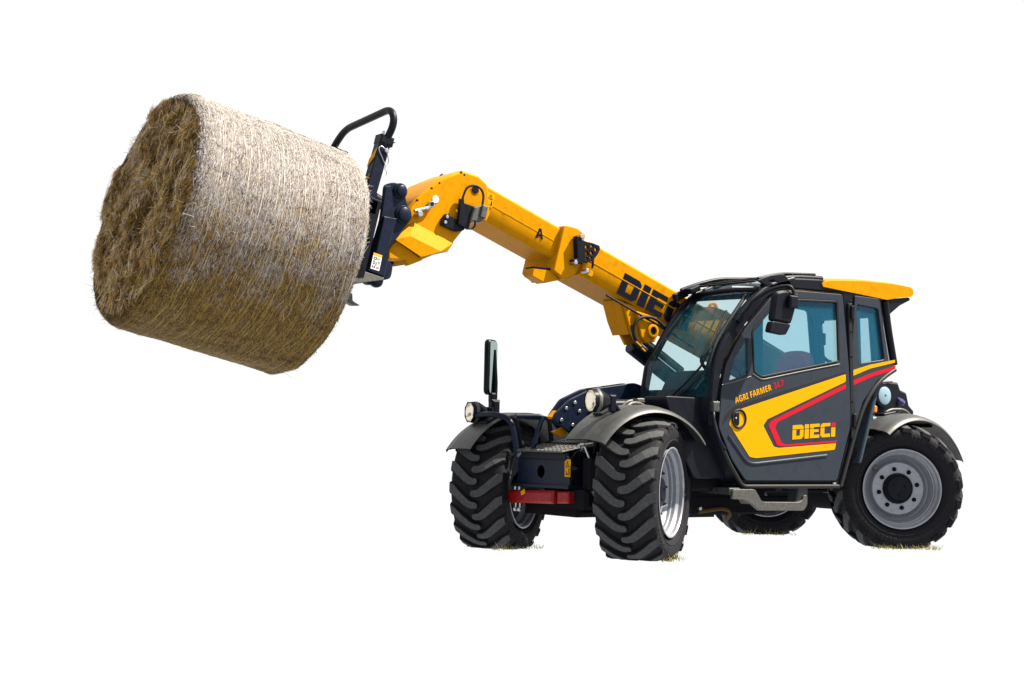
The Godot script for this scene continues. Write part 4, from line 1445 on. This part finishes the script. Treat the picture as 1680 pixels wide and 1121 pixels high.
	m.slab(Mb.rounded(V([-0.15, 1.10, 0.42, 1.06, 0.45, 1.18, -0.12, 1.22]), 0.04), [], 0.34, 0.80, 0.03)
	put("seat", m, M.seat, c)
	m = Mb.new()
	m.slab(Mb.rounded(V([-0.92, 0.70, -0.94, 1.36, -0.86, 1.50, -0.75, 1.575, -0.62, 1.56, -0.50, 1.42, -0.55, 0.70]), 0.06), [], 0.34, 0.76, 0.04)
	put("dashboard", m, M.cab_lining, c)
	m = Mb.new()
	var loop := []
	var sw := Transform3D(Basis(Vector3.BACK, 0.9), Vector3(-0.40, 1.60, 0.56))
	for k in 21:
		var a := TAU * k / 20.0
		loop.append(sw * Vector3(0, cos(a) * 0.19, sin(a) * 0.19))
	m.tube(loop, 0.016, 0.02, 8)
	m.rod(sw * Vector3.ZERO, Vector3(-0.62, 1.40, 0.56), 0.03)
	m.rod(sw * Vector3(0, 0, -0.18), sw * Vector3(0, 0, 0.18), 0.014)
	put("steering_wheel", m, M.trim, c)
	m = Mb.new()
	m.tube([Vector3(0.52, 2.05, 0.88), Vector3(0.46, 2.02, 0.90), Vector3(0.47, 1.76, 0.90), Vector3(0.56, 1.70, 0.90), Vector3(0.62, 1.70, 0.88)], 0.015, 0.06, 8)
	m.tube([Vector3(0.9, 1.98, 0.40), Vector3(1.0, 1.98, 0.40), Vector3(1.0, 1.90, 0.40)], 0.012, 0.02, 8)
	m.box(Vector3(1.03, 1.94, 0.4), Vector3(0.03, 0.11, 0.05), 0.008)
	put("grab_rail", m, M.trim, c)
	# handrail by the door's lower front edge
	m = Mb.new()
	m.tube([Vector3(-0.87, 1.235, 0.98), Vector3(-0.915, 1.19, 1.03), Vector3(-0.925, 1.10, 1.05), Vector3(-0.87, 0.985, 1.05), Vector3(-0.80, 0.915, 1.04), Vector3(-0.735, 0.905, 0.98)], 0.013, 0.05, 10)
	put("handrail", m, M.blue_black, c)
	m = Mb.new()
	m.box(Vector3(-0.875, 1.255, 1.0), Vector3(0.075, 0.085, 0.05), 0.008)
	put("handrail_clamp", m, M.plastic, c)
	m = Mb.new()
	m.slab(V([-1.045, 1.275, -1.025, 1.275, -1.025, 1.33, -1.045, 1.33]), [], 0.24, 0.27, 0.001)
	put("cowl_sticker", m, M.pale_blue, c)
	make_door()
	make_mirrors()


func make_door() -> void:
	var d := node("door", machine)
	var outline := Mb.rounded(V([-0.806, 1.394, -0.757, 1.61, -0.645, 1.79, -0.538, 1.922, -0.258, 2.192, -0.135, 2.256, 0.018, 2.285, 0.643, 2.295, 0.729, 1.665, 0.772, 1.18, 0.588, 0.645, -0.515, 0.645, -0.675, 0.818, -0.830, 1.088]), 0.03, 4)
	var window := Mb.rounded(V([-0.469, 1.905, -0.257, 2.100, -0.10, 2.185, 0.093, 2.215, 0.575, 2.232, 0.606, 1.690, -0.345, 1.512, -0.440, 1.555]), 0.03, 4)
	var quarter := Mb.rounded(V([-0.515, 1.845, -0.505, 1.530, -0.715, 1.475, -0.655, 1.66]), 0.012, 3)
	var m := Mb.new()
	m.slab(outline, [window, quarter], 0.968, 1.002, 0.006)
	put("door_panel", m, M.anthracite, d)
	m = Mb.new()
	m.slab(outline, [Mb.inset(Mb.loop_ccw(outline), 0.012)], 0.96, 0.9985, 0.002)
	put("door_seal", m, M.trim, d)
	m = Mb.new()
	m.slab(V([-0.49, 1.91, -0.26, 2.125, -0.10, 2.205, 0.093, 2.235, 0.59, 2.25, 0.62, 1.675, -0.345, 1.497, -0.465, 1.55]), [], 0.980, 0.986, 0.0)
	put("door_window", m, M.glass, d)
	m = Mb.new()
	m.sheet(V([-0.49, 1.91, -0.26, 2.125, -0.10, 2.205, 0.093, 2.235, 0.59, 2.25, 0.62, 1.675, -0.345, 1.497, -0.465, 1.55]), 0.976)
	put("window_film", m, M.tint, d)
	m = Mb.new()
	m.slab(window, [Mb.inset(Mb.loop_ccw(window), 0.018)], 0.99, 1.007, 0.004)
	put("window_seal", m, M.trim, d)
	m = Mb.new()
	m.tube([Vector3(0.60, 1.672, 1.004), Vector3(0.1, 1.582, 1.004), Vector3(-0.345, 1.497, 1.004), Vector3(-0.455, 1.545, 1.004)], 0.006, 0.04, 8)
	m.tube([Vector3(-0.80, 1.437, 1.002), Vector3(-0.66, 1.468, 1.003), Vector3(-0.47, 1.52, 1.003)], 0.005, 0.04, 8)
	put_each("window_ledge", m, M.grey_metal, d)
	m = Mb.new()
	m.slab(V([-0.51, 1.86, -0.50, 1.52, -0.73, 1.465, -0.665, 1.66]), [], 0.980, 0.986, 0.0)
	put("quarter_window", m, M.glass, d)
	m = Mb.new()
	m.sheet(V([-0.51, 1.86, -0.50, 1.52, -0.73, 1.465, -0.665, 1.66]), 0.976)
	put("window_film", m, M.tint, d)
	# swept yellow field, outlined black above, with the red chevron inside
	m = Mb.new()
	m.slab(Mb.rounded(V([-0.80, 1.10, -0.76, 1.19, -0.66, 1.262, 0.685, 1.612, 0.685, 1.585, -0.655, 1.225, -0.75, 1.14]), 0.01), [], 1.0, 1.0035, 0.0)
	put("black_stripe", m, M.trim, d)
	m = Mb.new()
	m.slab(Mb.rounded(V([-0.665, 1.222, 0.684, 1.588, 0.684, 1.520, -0.275, 1.165, -0.322, 1.11, -0.195, 0.935, -0.14, 0.925, 0.568, 0.975, 0.550, 0.918, -0.40, 0.836, -0.475, 0.845, -0.715, 1.115]), 0.014), [], 1.0, 1.0045, 0.0)
	put("yellow_stripe", m, M.yellow_decal, d)
	m = Mb.new()
	m.slab(Mb.rounded(V([0.685, 1.500, 0.685, 1.462, -0.155, 1.142, -0.185, 1.10, -0.10, 0.965, -0.05, 0.955, 0.575, 0.998, 0.580, 0.983, -0.08, 0.938, -0.155, 0.945, -0.262, 1.115, -0.23, 1.152]), 0.012), [], 1.0, 1.0045, 0.0)
	put("red_stripe", m, M.red_decal, d)
	# pressed rib along the lower edge of the field
	m = Mb.new()
	m.tube([Vector3(-0.72, 1.02, 0.998), Vector3(-0.52, 0.81, 0.998), Vector3(-0.44, 0.785, 0.998), Vector3(0.45, 0.865, 0.998)], 0.016, 0.06, 8)
	put("pressed_rib", m, M.anthracite, d)
	logo(d, Transform3D(Basis(Vector3.BACK, 0.068), Vector3(0.025, 0.998, 1.003)), 0.53, 0.122, M.yellow_decal, M.red_decal)
	text(d, "AGRI FARMER", Transform3D(Basis(Vector3.BACK, deg_to_rad(16.8)), Vector3(-0.652, 1.311, 1.003)), 0.051, M.yellow_decal, true, 0.93)
	text(d, "34.7", Transform3D(Basis(Vector3.BACK, deg_to_rad(16.8)), Vector3(-0.205, 1.446, 1.003)), 0.049, M.red_decal, true, 0.93)
	m = Mb.new()
	m.turned(Vector3(-0.605, 1.160, 0.99), Vector3(-0.605, 1.160, 1.1), V([0.085, 0.0, 0.085, 0.02, 0.078, 0.027, 0.068, 0.024, 0.062, 0.008, 0.0001, 0.006]), 36)
	put("handle_cup", m, M.trim, d)
	m = Mb.new()
	m.slab(Mb.rounded(rect(-0.66, 1.105, -0.605, 1.215), 0.02), [], 1.0, 1.016, 0.006)
	put("handle", m, M.black, d)
	m = Mb.new()
	m.rod(Vector3(-0.648, 1.165, 1.01), Vector3(-0.648, 1.165, 1.02), 0.008, 0.002, 10)
	put("lock", m, M.steel, d)


func make_mirrors() -> void:
	var near := node("mirror", machine)
	var m := Mb.new()
	m.slab(Mb.rounded(V([-0.413, 2.225, -0.310, 2.248, -0.128, 2.230, -0.225, 1.965, -0.459, 1.983]), 0.035), [], 1.16, 1.235, 0.02)
	put("mirror_housing", m, M.black, near)
	m = Mb.new()
	m.slab(Mb.rounded(V([-0.459, 1.978, -0.235, 1.962, -0.297, 1.868, -0.490, 1.886]), 0.025), [], 1.17, 1.235, 0.018)
	put("lower_mirror_housing", m, M.black, near)
	m = Mb.new()
	m.tube([Vector3(-0.60, 2.02, 0.98), Vector3(-0.575, 2.06, 1.04), Vector3(-0.53, 2.16, 1.08), Vector3(-0.38, 2.265, 1.16), Vector3(-0.25, 2.295, 1.22), Vector3(-0.225, 2.24, 1.25), Vector3(-0.235, 2.17, 1.26)], 0.015, 0.07, 10)
	put("mirror_arm", m, M.black, near)
	m = Mb.new()
	m.box(Vector3(-0.245, 2.15, 1.255), Vector3(0.095, 0.105, 0.05), 0.012)
	put("mirror_clamp", m, M.black, near)
	m = Mb.new()
	m.box(Vector3(-0.585, 2.02, 1.0), Vector3(0.05, 0.12, 0.04), 0.01, Basis(Vector3.BACK, -0.7))
	put("mirror_foot", m, M.black, near)
	# the far mirror stands on the far front fender's bracket
	var far := node("mirror", machine)
	m = Mb.new()
	var face := Transform3D(Basis(Vector3.UP, 2.16) * Basis(Vector3.BACK, Vector3.UP, Vector3.LEFT), Vector3(-1.75, 1.58, -1.0))
	m.xf = face
	m.slab(Mb.rounded(rect(-0.10, -0.24, 0.10, 0.26), 0.05), [], -0.035, 0.02, 0.012)
	put("mirror_housing", m, M.black, far)
	m = Mb.new()
	m.xf = face
	m.slab(Mb.rounded(rect(-0.085, -0.225, 0.085, 0.245), 0.04), [], 0.0205, 0.023, 0.0)
	put("mirror_glass", m, M.mirror, far)
	m = Mb.new()
	m.tube([Vector3(-1.72, 1.75, -1.0), Vector3(-1.70, 1.45, -0.99), Vector3(-1.72, 1.10, -0.97)], 0.017, 0.05, 10)
	m.box(Vector3(-1.72, 1.235, -0.985), Vector3(0.09, 0.13, 0.09), 0.02)
	m.box(Vector3(-1.74, 1.32, -0.99), Vector3(0.06, 0.08, 0.06), 0.02)
	put("mirror_arm", m, M.black, far)


func lamp(at: Vector3, side: float) -> void:
	var l := node("work_lamp", machine)
	l.transform = Transform3D(Basis(Vector3.UP, PI - 0.15) * Basis(Vector3.BACK, 0.0), at)
	# local +x is the way the lamp looks
	var m := Mb.new()
	var hexa := func(r: float, x: float) -> PackedVector3Array:
		var ring := PackedVector3Array()
		for k in 8:
			var a := TAU * (k + 0.5) / 8.0
			var rr := r * (1.0 if k % 4 in [0, 3] else 0.97)
			ring.append(Vector3(x, sin(a) * rr * 1.02, cos(a) * rr))
		return ring
	m.loft([hexa.call(0.089, 0.008), hexa.call(0.098, 0.012), hexa.call(0.100, -0.03), hexa.call(0.095, -0.07), hexa.call(0.07, -0.115), hexa.call(0.05, -0.15), hexa.call(0.001, -0.152)], true, 0.6)
	put("lamp_housing", m, M.black, l)
	m = Mb.new()
	m.loft([hexa.call(0.1005, -0.025), hexa.call(0.1025, -0.03), hexa.call(0.1025, -0.05), hexa.call(0.100, -0.055)], true, 0.6)
	put("lamp_band", m, M.grey_metal, l)
	m = Mb.new()
	m.turned(Vector3(0.004, 0, 0), Vector3(-0.2, 0, 0), V([0.087, 0.0, 0.078, 0.02, 0.055, 0.045, 0.028, 0.058, 0.018, 0.058, 0.016, 0.03, 0.0001, 0.028]), 32)
	put("lamp_reflector", m, M.chrome, l)
	m = Mb.new()
	m.turned(Vector3(0.004, 0, 0), Vector3(0.2, 0, 0), V([0.088, 0.0, 0.07, 0.010, 0.04, 0.017, 0.0001, 0.02]), 32)
	put("lamp_lens", m, M.lens, l)
	m = Mb.new()
	m.tube([Vector3(-0.13, 0.0, 0), Vector3(-0.20, -0.01, 0), Vector3(-0.26, -0.09, 0)], 0.022, 0.04, 8)
	m.box(Vector3(-0.19, -0.02, 0), Vector3(0.06, 0.14, 0.05), 0.012)
	put("lamp_bracket", m, M.black, l)


# ---------------------------------------------------------------- bale
func make_bale() -> void:
	var bale := node("round_bale", self)
	tag(bale, "large round straw bale held high on the yellow boom", "bale")
	var R := 0.888
	var L := 1.35
	bale.transform = Transform3D(Basis(Vector3(-0.9751, 0.2216, 0), Vector3(0.2216, 0.9751, 0), Vector3(0, 0, -1)), Vector3(-4.746, 2.411, -0.1))
	var bump := FastNoiseLite.new()
	bump.seed = 77
	bump.frequency = 1.7
	bump.fractal_octaves = 4
	var bulge := func(a: float, x: float) -> float:
		return bump.get_noise_3d(cos(a) * 1.2, sin(a) * 1.2, x * 0.8) * 0.022
	var hollow := func(r: float, a: float) -> float:
		# how far the end face stands out at radius r
		var p := Vector2(cos(a), sin(a)) * r
		var f := bump.get_noise_2d(p.x * 1.6 + 7.0, p.y * 1.6) * 0.13 + bump.get_noise_2d(p.x * 5.0, p.y * 5.0 + 30.0) * 0.06
		var pit: float = exp(-(p - Vector2(-0.05, -0.12)).length_squared() / 0.007) * 0.22
		return f * (1.0 - pow(r / R, 6.0)) - pit
	# both ends are rounded over; the front one more
	var body := func(x: float) -> float:
		var reach := 0.10 if x > 0.0 else 0.05
		var t := clampf((absf(x) - (L / 2 - reach)) / reach, 0.0, 1.0)
		return R - reach * 0.75 * (1.0 - sqrt(maxf(1.0 - t * t, 0.0)))
	var segs := 160
	var rings := []
	for i in 41:
		var x := -L / 2 * cos(PI * i / 40.0)
		var ring := PackedVector3Array()
		for k in segs:
			var a := TAU * k / segs
			var r: float = body.call(x) + bulge.call(a, x)
			ring.append(Vector3(x, cos(a) * r, sin(a) * r))
		rings.append(ring)
	var m := Mb.new()
	m.loft(rings, true, 0.2)
	put("wrapped_side", m, M.bale, bale)
	for s in [1.0, -1.0]:
		rings = []
		for i in 25:
			var t := 1.0 - i / 24.0
			var ring := PackedVector3Array()
			for k in segs:
				var a := TAU * k / segs
				var edge: float = body.call(s * L / 2) + bulge.call(a, s * L / 2)
				var r := maxf(edge * t, 0.001)
				ring.append(Vector3(s * (L / 2 + (hollow.call(r, a) if i else 0.0)), cos(a) * r, sin(a) * r))
			rings.append(ring)
		m = Mb.new()
		m.loft(rings, true, 0.2)
		put("end_face", m, M.bale, bale)
	# single straws
	var blade := Mb.new()
	var tri_ring := func(x: float, w: float) -> PackedVector3Array:
		return PackedVector3Array([Vector3(x, 0.0, w), Vector3(x, w * 0.9, 0.0), Vector3(x, 0.0, -w)])
	blade.loft([tri_ring.call(-0.5, 0.6), tri_ring.call(0.0, 1.0), tri_ring.call(0.5, 0.5)], false, 0.3)
	var blade_mesh := blade.mesh()
	blade_mesh.surface_set_material(0, M.straw)
	# sunlight painted into the straw: more pale grey on the sunward side, golden below
	var tone := func(kind: float, painted_sun: float) -> Color:
		var grey := rng.randf() < painted_sun
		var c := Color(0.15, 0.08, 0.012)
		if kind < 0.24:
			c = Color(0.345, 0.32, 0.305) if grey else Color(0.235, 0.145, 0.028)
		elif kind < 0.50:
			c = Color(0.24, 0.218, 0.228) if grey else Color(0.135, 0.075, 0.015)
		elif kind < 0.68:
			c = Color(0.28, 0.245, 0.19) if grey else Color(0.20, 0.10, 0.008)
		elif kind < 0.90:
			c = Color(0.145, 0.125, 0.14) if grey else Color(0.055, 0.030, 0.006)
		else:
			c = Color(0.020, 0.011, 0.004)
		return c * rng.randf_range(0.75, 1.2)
	var painted_sun_at := func(a: float, x: float) -> float:  # painted sunlight round the bale, fading out towards the shaded side
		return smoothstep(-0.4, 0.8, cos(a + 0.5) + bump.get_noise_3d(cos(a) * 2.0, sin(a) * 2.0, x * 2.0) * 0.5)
	var spots: Array[Transform3D] = []
	var shades := PackedColorArray()
	# wound round the side
	for i in 300000:
		var a := rng.randf() * TAU
		var x := rng.randf_range(-L / 2, L / 2)
		var r: float = body.call(x) + bulge.call(a, x) + rng.randf_range(-0.0015, 0.0015)
		var out := Vector3(0, cos(a), sin(a))
		var tan := Vector3(0, -sin(a), cos(a))
		var painted_sun: float = painted_sun_at.call(a, x)
		var yaw := rng.randfn(0.0, 0.28) if rng.randf() < 0.78 else rng.randfn(0.0, 0.9)
		if painted_sun < 0.4 and rng.randf() < 0.5:
			yaw += 0.25
		var dir := (tan * cos(yaw) + Vector3.RIGHT * sin(yaw) + out * rng.randfn(0.0, 0.008)).normalized()
		var acr := dir.cross(out).normalized()
		var len := rng.randf_range(0.010, 0.035) if rng.randf() < 0.8 else rng.randf_range(0.035, 0.09)
		var w := rng.randf_range(0.0008, 0.0017)
		spots.append(Transform3D(Basis(dir * len, out * w, acr * w), Vector3(x, cos(a) * r, sin(a) * r)))
		shades.append(tone.call(rng.randf(), painted_sun))
	scatter("side_straw", blade_mesh, spots, shades, bale)
	# netting wound round the side: fine pale cords
	m = Mb.new()
	spots = []
	shades = PackedColorArray()
	for row in 52:
		var base_x := lerpf(-L / 2 + 0.03, L / 2 - 0.03, (row + rng.randf_range(-0.3, 0.3)) / 51.0)
		var slant := rng.randf_range(-0.09, 0.09)
		for i in 120:
			if rng.randf() < 0.25:
				continue
			var a := TAU * i / 120.0
			var x := clampf(base_x + slant * sin(a) + 0.006 * sin(a * 7.0 + row), -L / 2, L / 2)
			var r: float = body.call(x) + bulge.call(a, x) + 0.003
			var out := Vector3(0, cos(a), sin(a))
			var tan := Vector3(0, -sin(a), cos(a))
			var dir := (tan + Vector3.RIGHT * (slant * cos(a) + rng.randfn(0.0, 0.008))).normalized()
			spots.append(Transform3D(Basis(dir * 0.060, out * 0.0018, dir.cross(out) * 0.0018), Vector3(x, cos(a) * r, sin(a) * r)))
			shades.append(Color(0.33, 0.23, 0.05).lerp(Color(0.42, 0.40, 0.36), painted_sun_at.call(a, x)) * rng.randf_range(0.7, 1.1))  # cords take the same painted sunlit tone
	scatter("net_wrap", blade_mesh, spots, shades, bale)
	# tangle on the front end
	spots = []
	shades = PackedColorArray()
	for i in 75000:
		var a := rng.randf() * TAU
		var r := sqrt(rng.randf()) * R * 0.97
		var swirl := bump.get_noise_2d(cos(a) * r * 2.0 + 50.0, sin(a) * r * 2.0)
		var h: float = hollow.call(minf(r, R * 0.86), a)
		if r > R * 0.86:
			h = lerpf(h, -0.06, (r / R - 0.86) / 0.14)
		var out := Vector3(0, cos(a), sin(a))
		var tan := Vector3(0, -sin(a), cos(a))
		var turn := rng.randfn(1.3 + swirl * 4.0, 0.55) * smoothstep(0.99, 0.80, r / R)
		var lift := rng.randfn(0.0, 0.06)
		var dir := (tan * cos(turn) + out * sin(turn) + Vector3.RIGHT * lift).normalized()
		var acr := dir.cross(Vector3.RIGHT).normalized()
		var up := acr.cross(dir)
		var len := rng.randf_range(0.03, 0.13)
		var w := rng.randf_range(0.0010, 0.0021)
		spots.append(Transform3D(Basis(dir * len, up * w, acr * w), Vector3(L / 2 + h + rng.randf_range(-0.004, 0.010), cos(a) * r, sin(a) * r)))
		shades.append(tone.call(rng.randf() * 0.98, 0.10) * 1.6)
	# paler single stalks lying across them
	for i in 700:
		var a := rng.randf() * TAU
		var r := sqrt(rng.randf()) * R * 0.9
		var h: float = hollow.call(r, a) + 0.012
		var dir := Vector3(rng.randfn(0.05, 0.12), rng.randfn(0, 1), rng.randfn(0, 1)).normalized()
		var acr := dir.cross(Vector3.RIGHT).normalized()
		var len := rng.randf_range(0.06, 0.20)
		var w := rng.randf_range(0.0014, 0.0026)
		spots.append(Transform3D(Basis(dir * len, acr.cross(dir) * w, acr * w), Vector3(L / 2 + h + 0.01, cos(a) * r, sin(a) * r)))
		shades.append(Color(0.42, 0.34, 0.20) * rng.randf_range(0.6, 1.2))
	scatter("end_straw", blade_mesh, spots, shades, bale)
	# tufts pulled out of the front end
	spots = []
	shades = PackedColorArray()
	# each: where it hangs (y, z), which way it points (x, y, z), how wide, how many
	for t in [[0.20, -0.08, 0.45, -0.25, 0.75, 0.05, 500], [0.12, 0.12, 0.4, -0.3, 0.7, 0.06, 350], [0.50, 0.26, 0.4, -0.8, 0.3, 0.10, 600], [0.42, 0.45, 0.3, -0.8, 0.2, 0.08, 350], [-0.08, -0.54, 0.5, -0.6, 0.3, 0.05, 160], [0.58, -0.05, 0.4, -0.9, 0.2, 0.08, 300], [0.35, -0.38, 0.4, -0.7, 0.2, 0.07, 220]]:
		var way := Vector3(t[2], t[3], t[4])
		var gold := rng.randf_range(0.1, 0.5)
		for i in t[6]:
			var dir := (way + Vector3(rng.randfn(0, 0.2), rng.randfn(0, 0.28), rng.randfn(0, 0.28))).normalized()
			var side := dir.cross(Vector3.UP).normalized()
			var up := side.cross(dir)
			var len := rng.randf_range(0.05, 0.12)
			var w := rng.randf_range(0.0012, 0.0024)
			var py: float = t[0] + rng.randfn(0, 1) * t[5]
			var pz: float = t[1] + rng.randfn(0, 1) * t[5]
			var h: float = hollow.call(minf(Vector2(py, pz).length(), R * 0.9), atan2(pz, py)) - 0.01
			spots.append(Transform3D(Basis(dir * len, up * w, side * w), Vector3(L / 2 + h, py, pz) + dir * len * 0.35))
			shades.append(tone.call(rng.randf() * 0.7, gold) * 1.6)
	scatter("straw_tuft", blade_mesh, spots, shades, bale)
	# loose ends round both rims and out of the side
	spots = []
	shades = PackedColorArray()
	for i in 450:
		var a := rng.randf() * TAU
		var out := Vector3(0, cos(a), sin(a))
		var tan := Vector3(0, -sin(a), cos(a))
		var x := L / 2 - absf(rng.randfn(0.05, 0.05))
		var kind := rng.randf()
		if kind < 0.35:
			x = -x
		elif kind < 0.5:
			x = rng.randf_range(-L / 2, L / 2)
		var r: float = body.call(x) + bulge.call(a, x)
		var dir := (out * absf(rng.randfn(0.04, 0.14)) + tan * rng.randfn(0.4, 0.7) + Vector3.RIGHT * rng.randfn(0.0, 0.55)).normalized()
		var side := dir.cross(out).normalized()
		var up := side.cross(dir)
		var len := rng.randf_range(0.04, 0.12)
		var w := rng.randf_range(0.0010, 0.0020)
		spots.append(Transform3D(Basis(dir * len, up * w, side * w), Vector3(x, cos(a) * r, sin(a) * r) + dir * len * 0.35))
		shades.append(tone.call(rng.randf() * 0.85, painted_sun_at.call(a, x)))
	scatter("loose_straw", blade_mesh, spots, shades, bale)


func scatter(called: String, mesh: Mesh, spots: Array[Transform3D], shades: PackedColorArray, parent: Node) -> void:
	var mm := MultiMesh.new()
	mm.transform_format = MultiMesh.TRANSFORM_3D
	mm.use_colors = true
	mm.mesh = mesh
	mm.instance_count = spots.size()
	for i in spots.size():
		mm.set_instance_transform(i, spots[i])
		mm.set_instance_color(i, shades[i])
	var o := MultiMeshInstance3D.new()
	o.multimesh = mm
	o.name = pick_name(called, parent)
	o.set_meta("kind", "stuff")
	parent.add_child(o, true)


# ---------------------------------------------------------------- grass at the tyres
func tuft(at: Vector3, along_: Vector3, length: float, blades: int, label: String) -> void:
	var g := Mb.new()
	var across := along_.cross(Vector3.UP).normalized()
	for i in blades:
		var p := at + along_ * rng.randf_range(-0.5, 0.5) * length + across * rng.randfn(0.0, 0.04)
		var h := rng.randf_range(0.02, 0.055) * (1.8 if rng.randf() < 0.12 else 1.0)
		var lean := Vector3(rng.randfn(0, 0.35), 1.0, rng.randfn(0, 0.35)) * h
		var w := Vector3(rng.randfn(0, 1), 0, rng.randfn(0, 1)).normalized() * rng.randf_range(0.0015, 0.003)
		g.col = Color(0.36, 0.29, 0.11) * rng.randf_range(0.5, 1.1) if rng.randf() < 0.7 else Color(0.16, 0.19, 0.05)
		var mid := p + lean * 0.55 + Vector3(rng.randfn(0, 0.004), 0, rng.randfn(0, 0.004))
		g.quad(p - w, p + w, mid + w * 0.7, mid - w * 0.7)
		var top := p + lean + Vector3(lean.x, -absf(lean.x) * 0.3, lean.z) * 0.4
		g.quad(mid - w * 0.7, mid + w * 0.7, top, top)
	var o := put("grass_tuft", g, M.grass, self)
	tag(o, label, "grass", "dry grass round the tyres")


func _ready() -> void:
	rng.seed = 4711
	make_view()
	make_materials()
	machine = node("telehandler", self)
	tag(machine, "yellow and black telescopic handler with its boom raised and wheels turned", "telehandler")
	make_chassis()
	make_wheel_meshes()
	var steer := 0.57
	wheel(Vector3(-1.51, 0.555, 0.865), steer, 1.0, 0.05)
	wheel(Vector3(-1.72, 0.525, -0.86), steer, -1.0, 0.17)
	wheel(Vector3(1.50, 0.575, 0.865), -steer, 1.0, 0.1)
	wheel(Vector3(1.56, 0.585, -0.90), -steer, -1.0, 0.0)
	fender(Vector3(-1.545, 0.53, 0.0), 1.0, deg_to_rad(38), deg_to_rad(143), 0.715)
	fender(Vector3(-1.645, 0.445, 0.06), -1.0, deg_to_rad(38), deg_to_rad(146), 0.735)
	fender(Vector3(1.62, 0.51, 0.0), 1.0, deg_to_rad(27), deg_to_rad(127), 0.748)
	make_boom()
	make_head()
	make_grab()
	make_cab()
	lamp(Vector3(-2.06, 1.269, 0.86), 1.0)
	lamp(Vector3(-2.06, 1.178, -0.86), -1.0)
	make_bale()
	tuft(Vector3(-1.39, 0.015, 1.09), Vector3(1, 0, -0.62).normalized(), 0.42, 90, "dry grass round the near front tyre")
	tuft(Vector3(-1.70, -0.01, -0.58), Vector3(1, 0, -0.2).normalized(), 0.62, 120, "dry grass round the front tyre beside the red guard")
	tuft(Vector3(1.38, 0.035, 1.10), Vector3(1, 0, 0.62).normalized(), 0.62, 240, "dry yellow grass along the near rear tyre, the thickest of the four tufts")
	tuft(Vector3(1.43, 0.045, -0.67), Vector3(1, 0, 0.62).normalized(), 0.55, 110, "short dry grass before the half hidden rear tyre below the step")
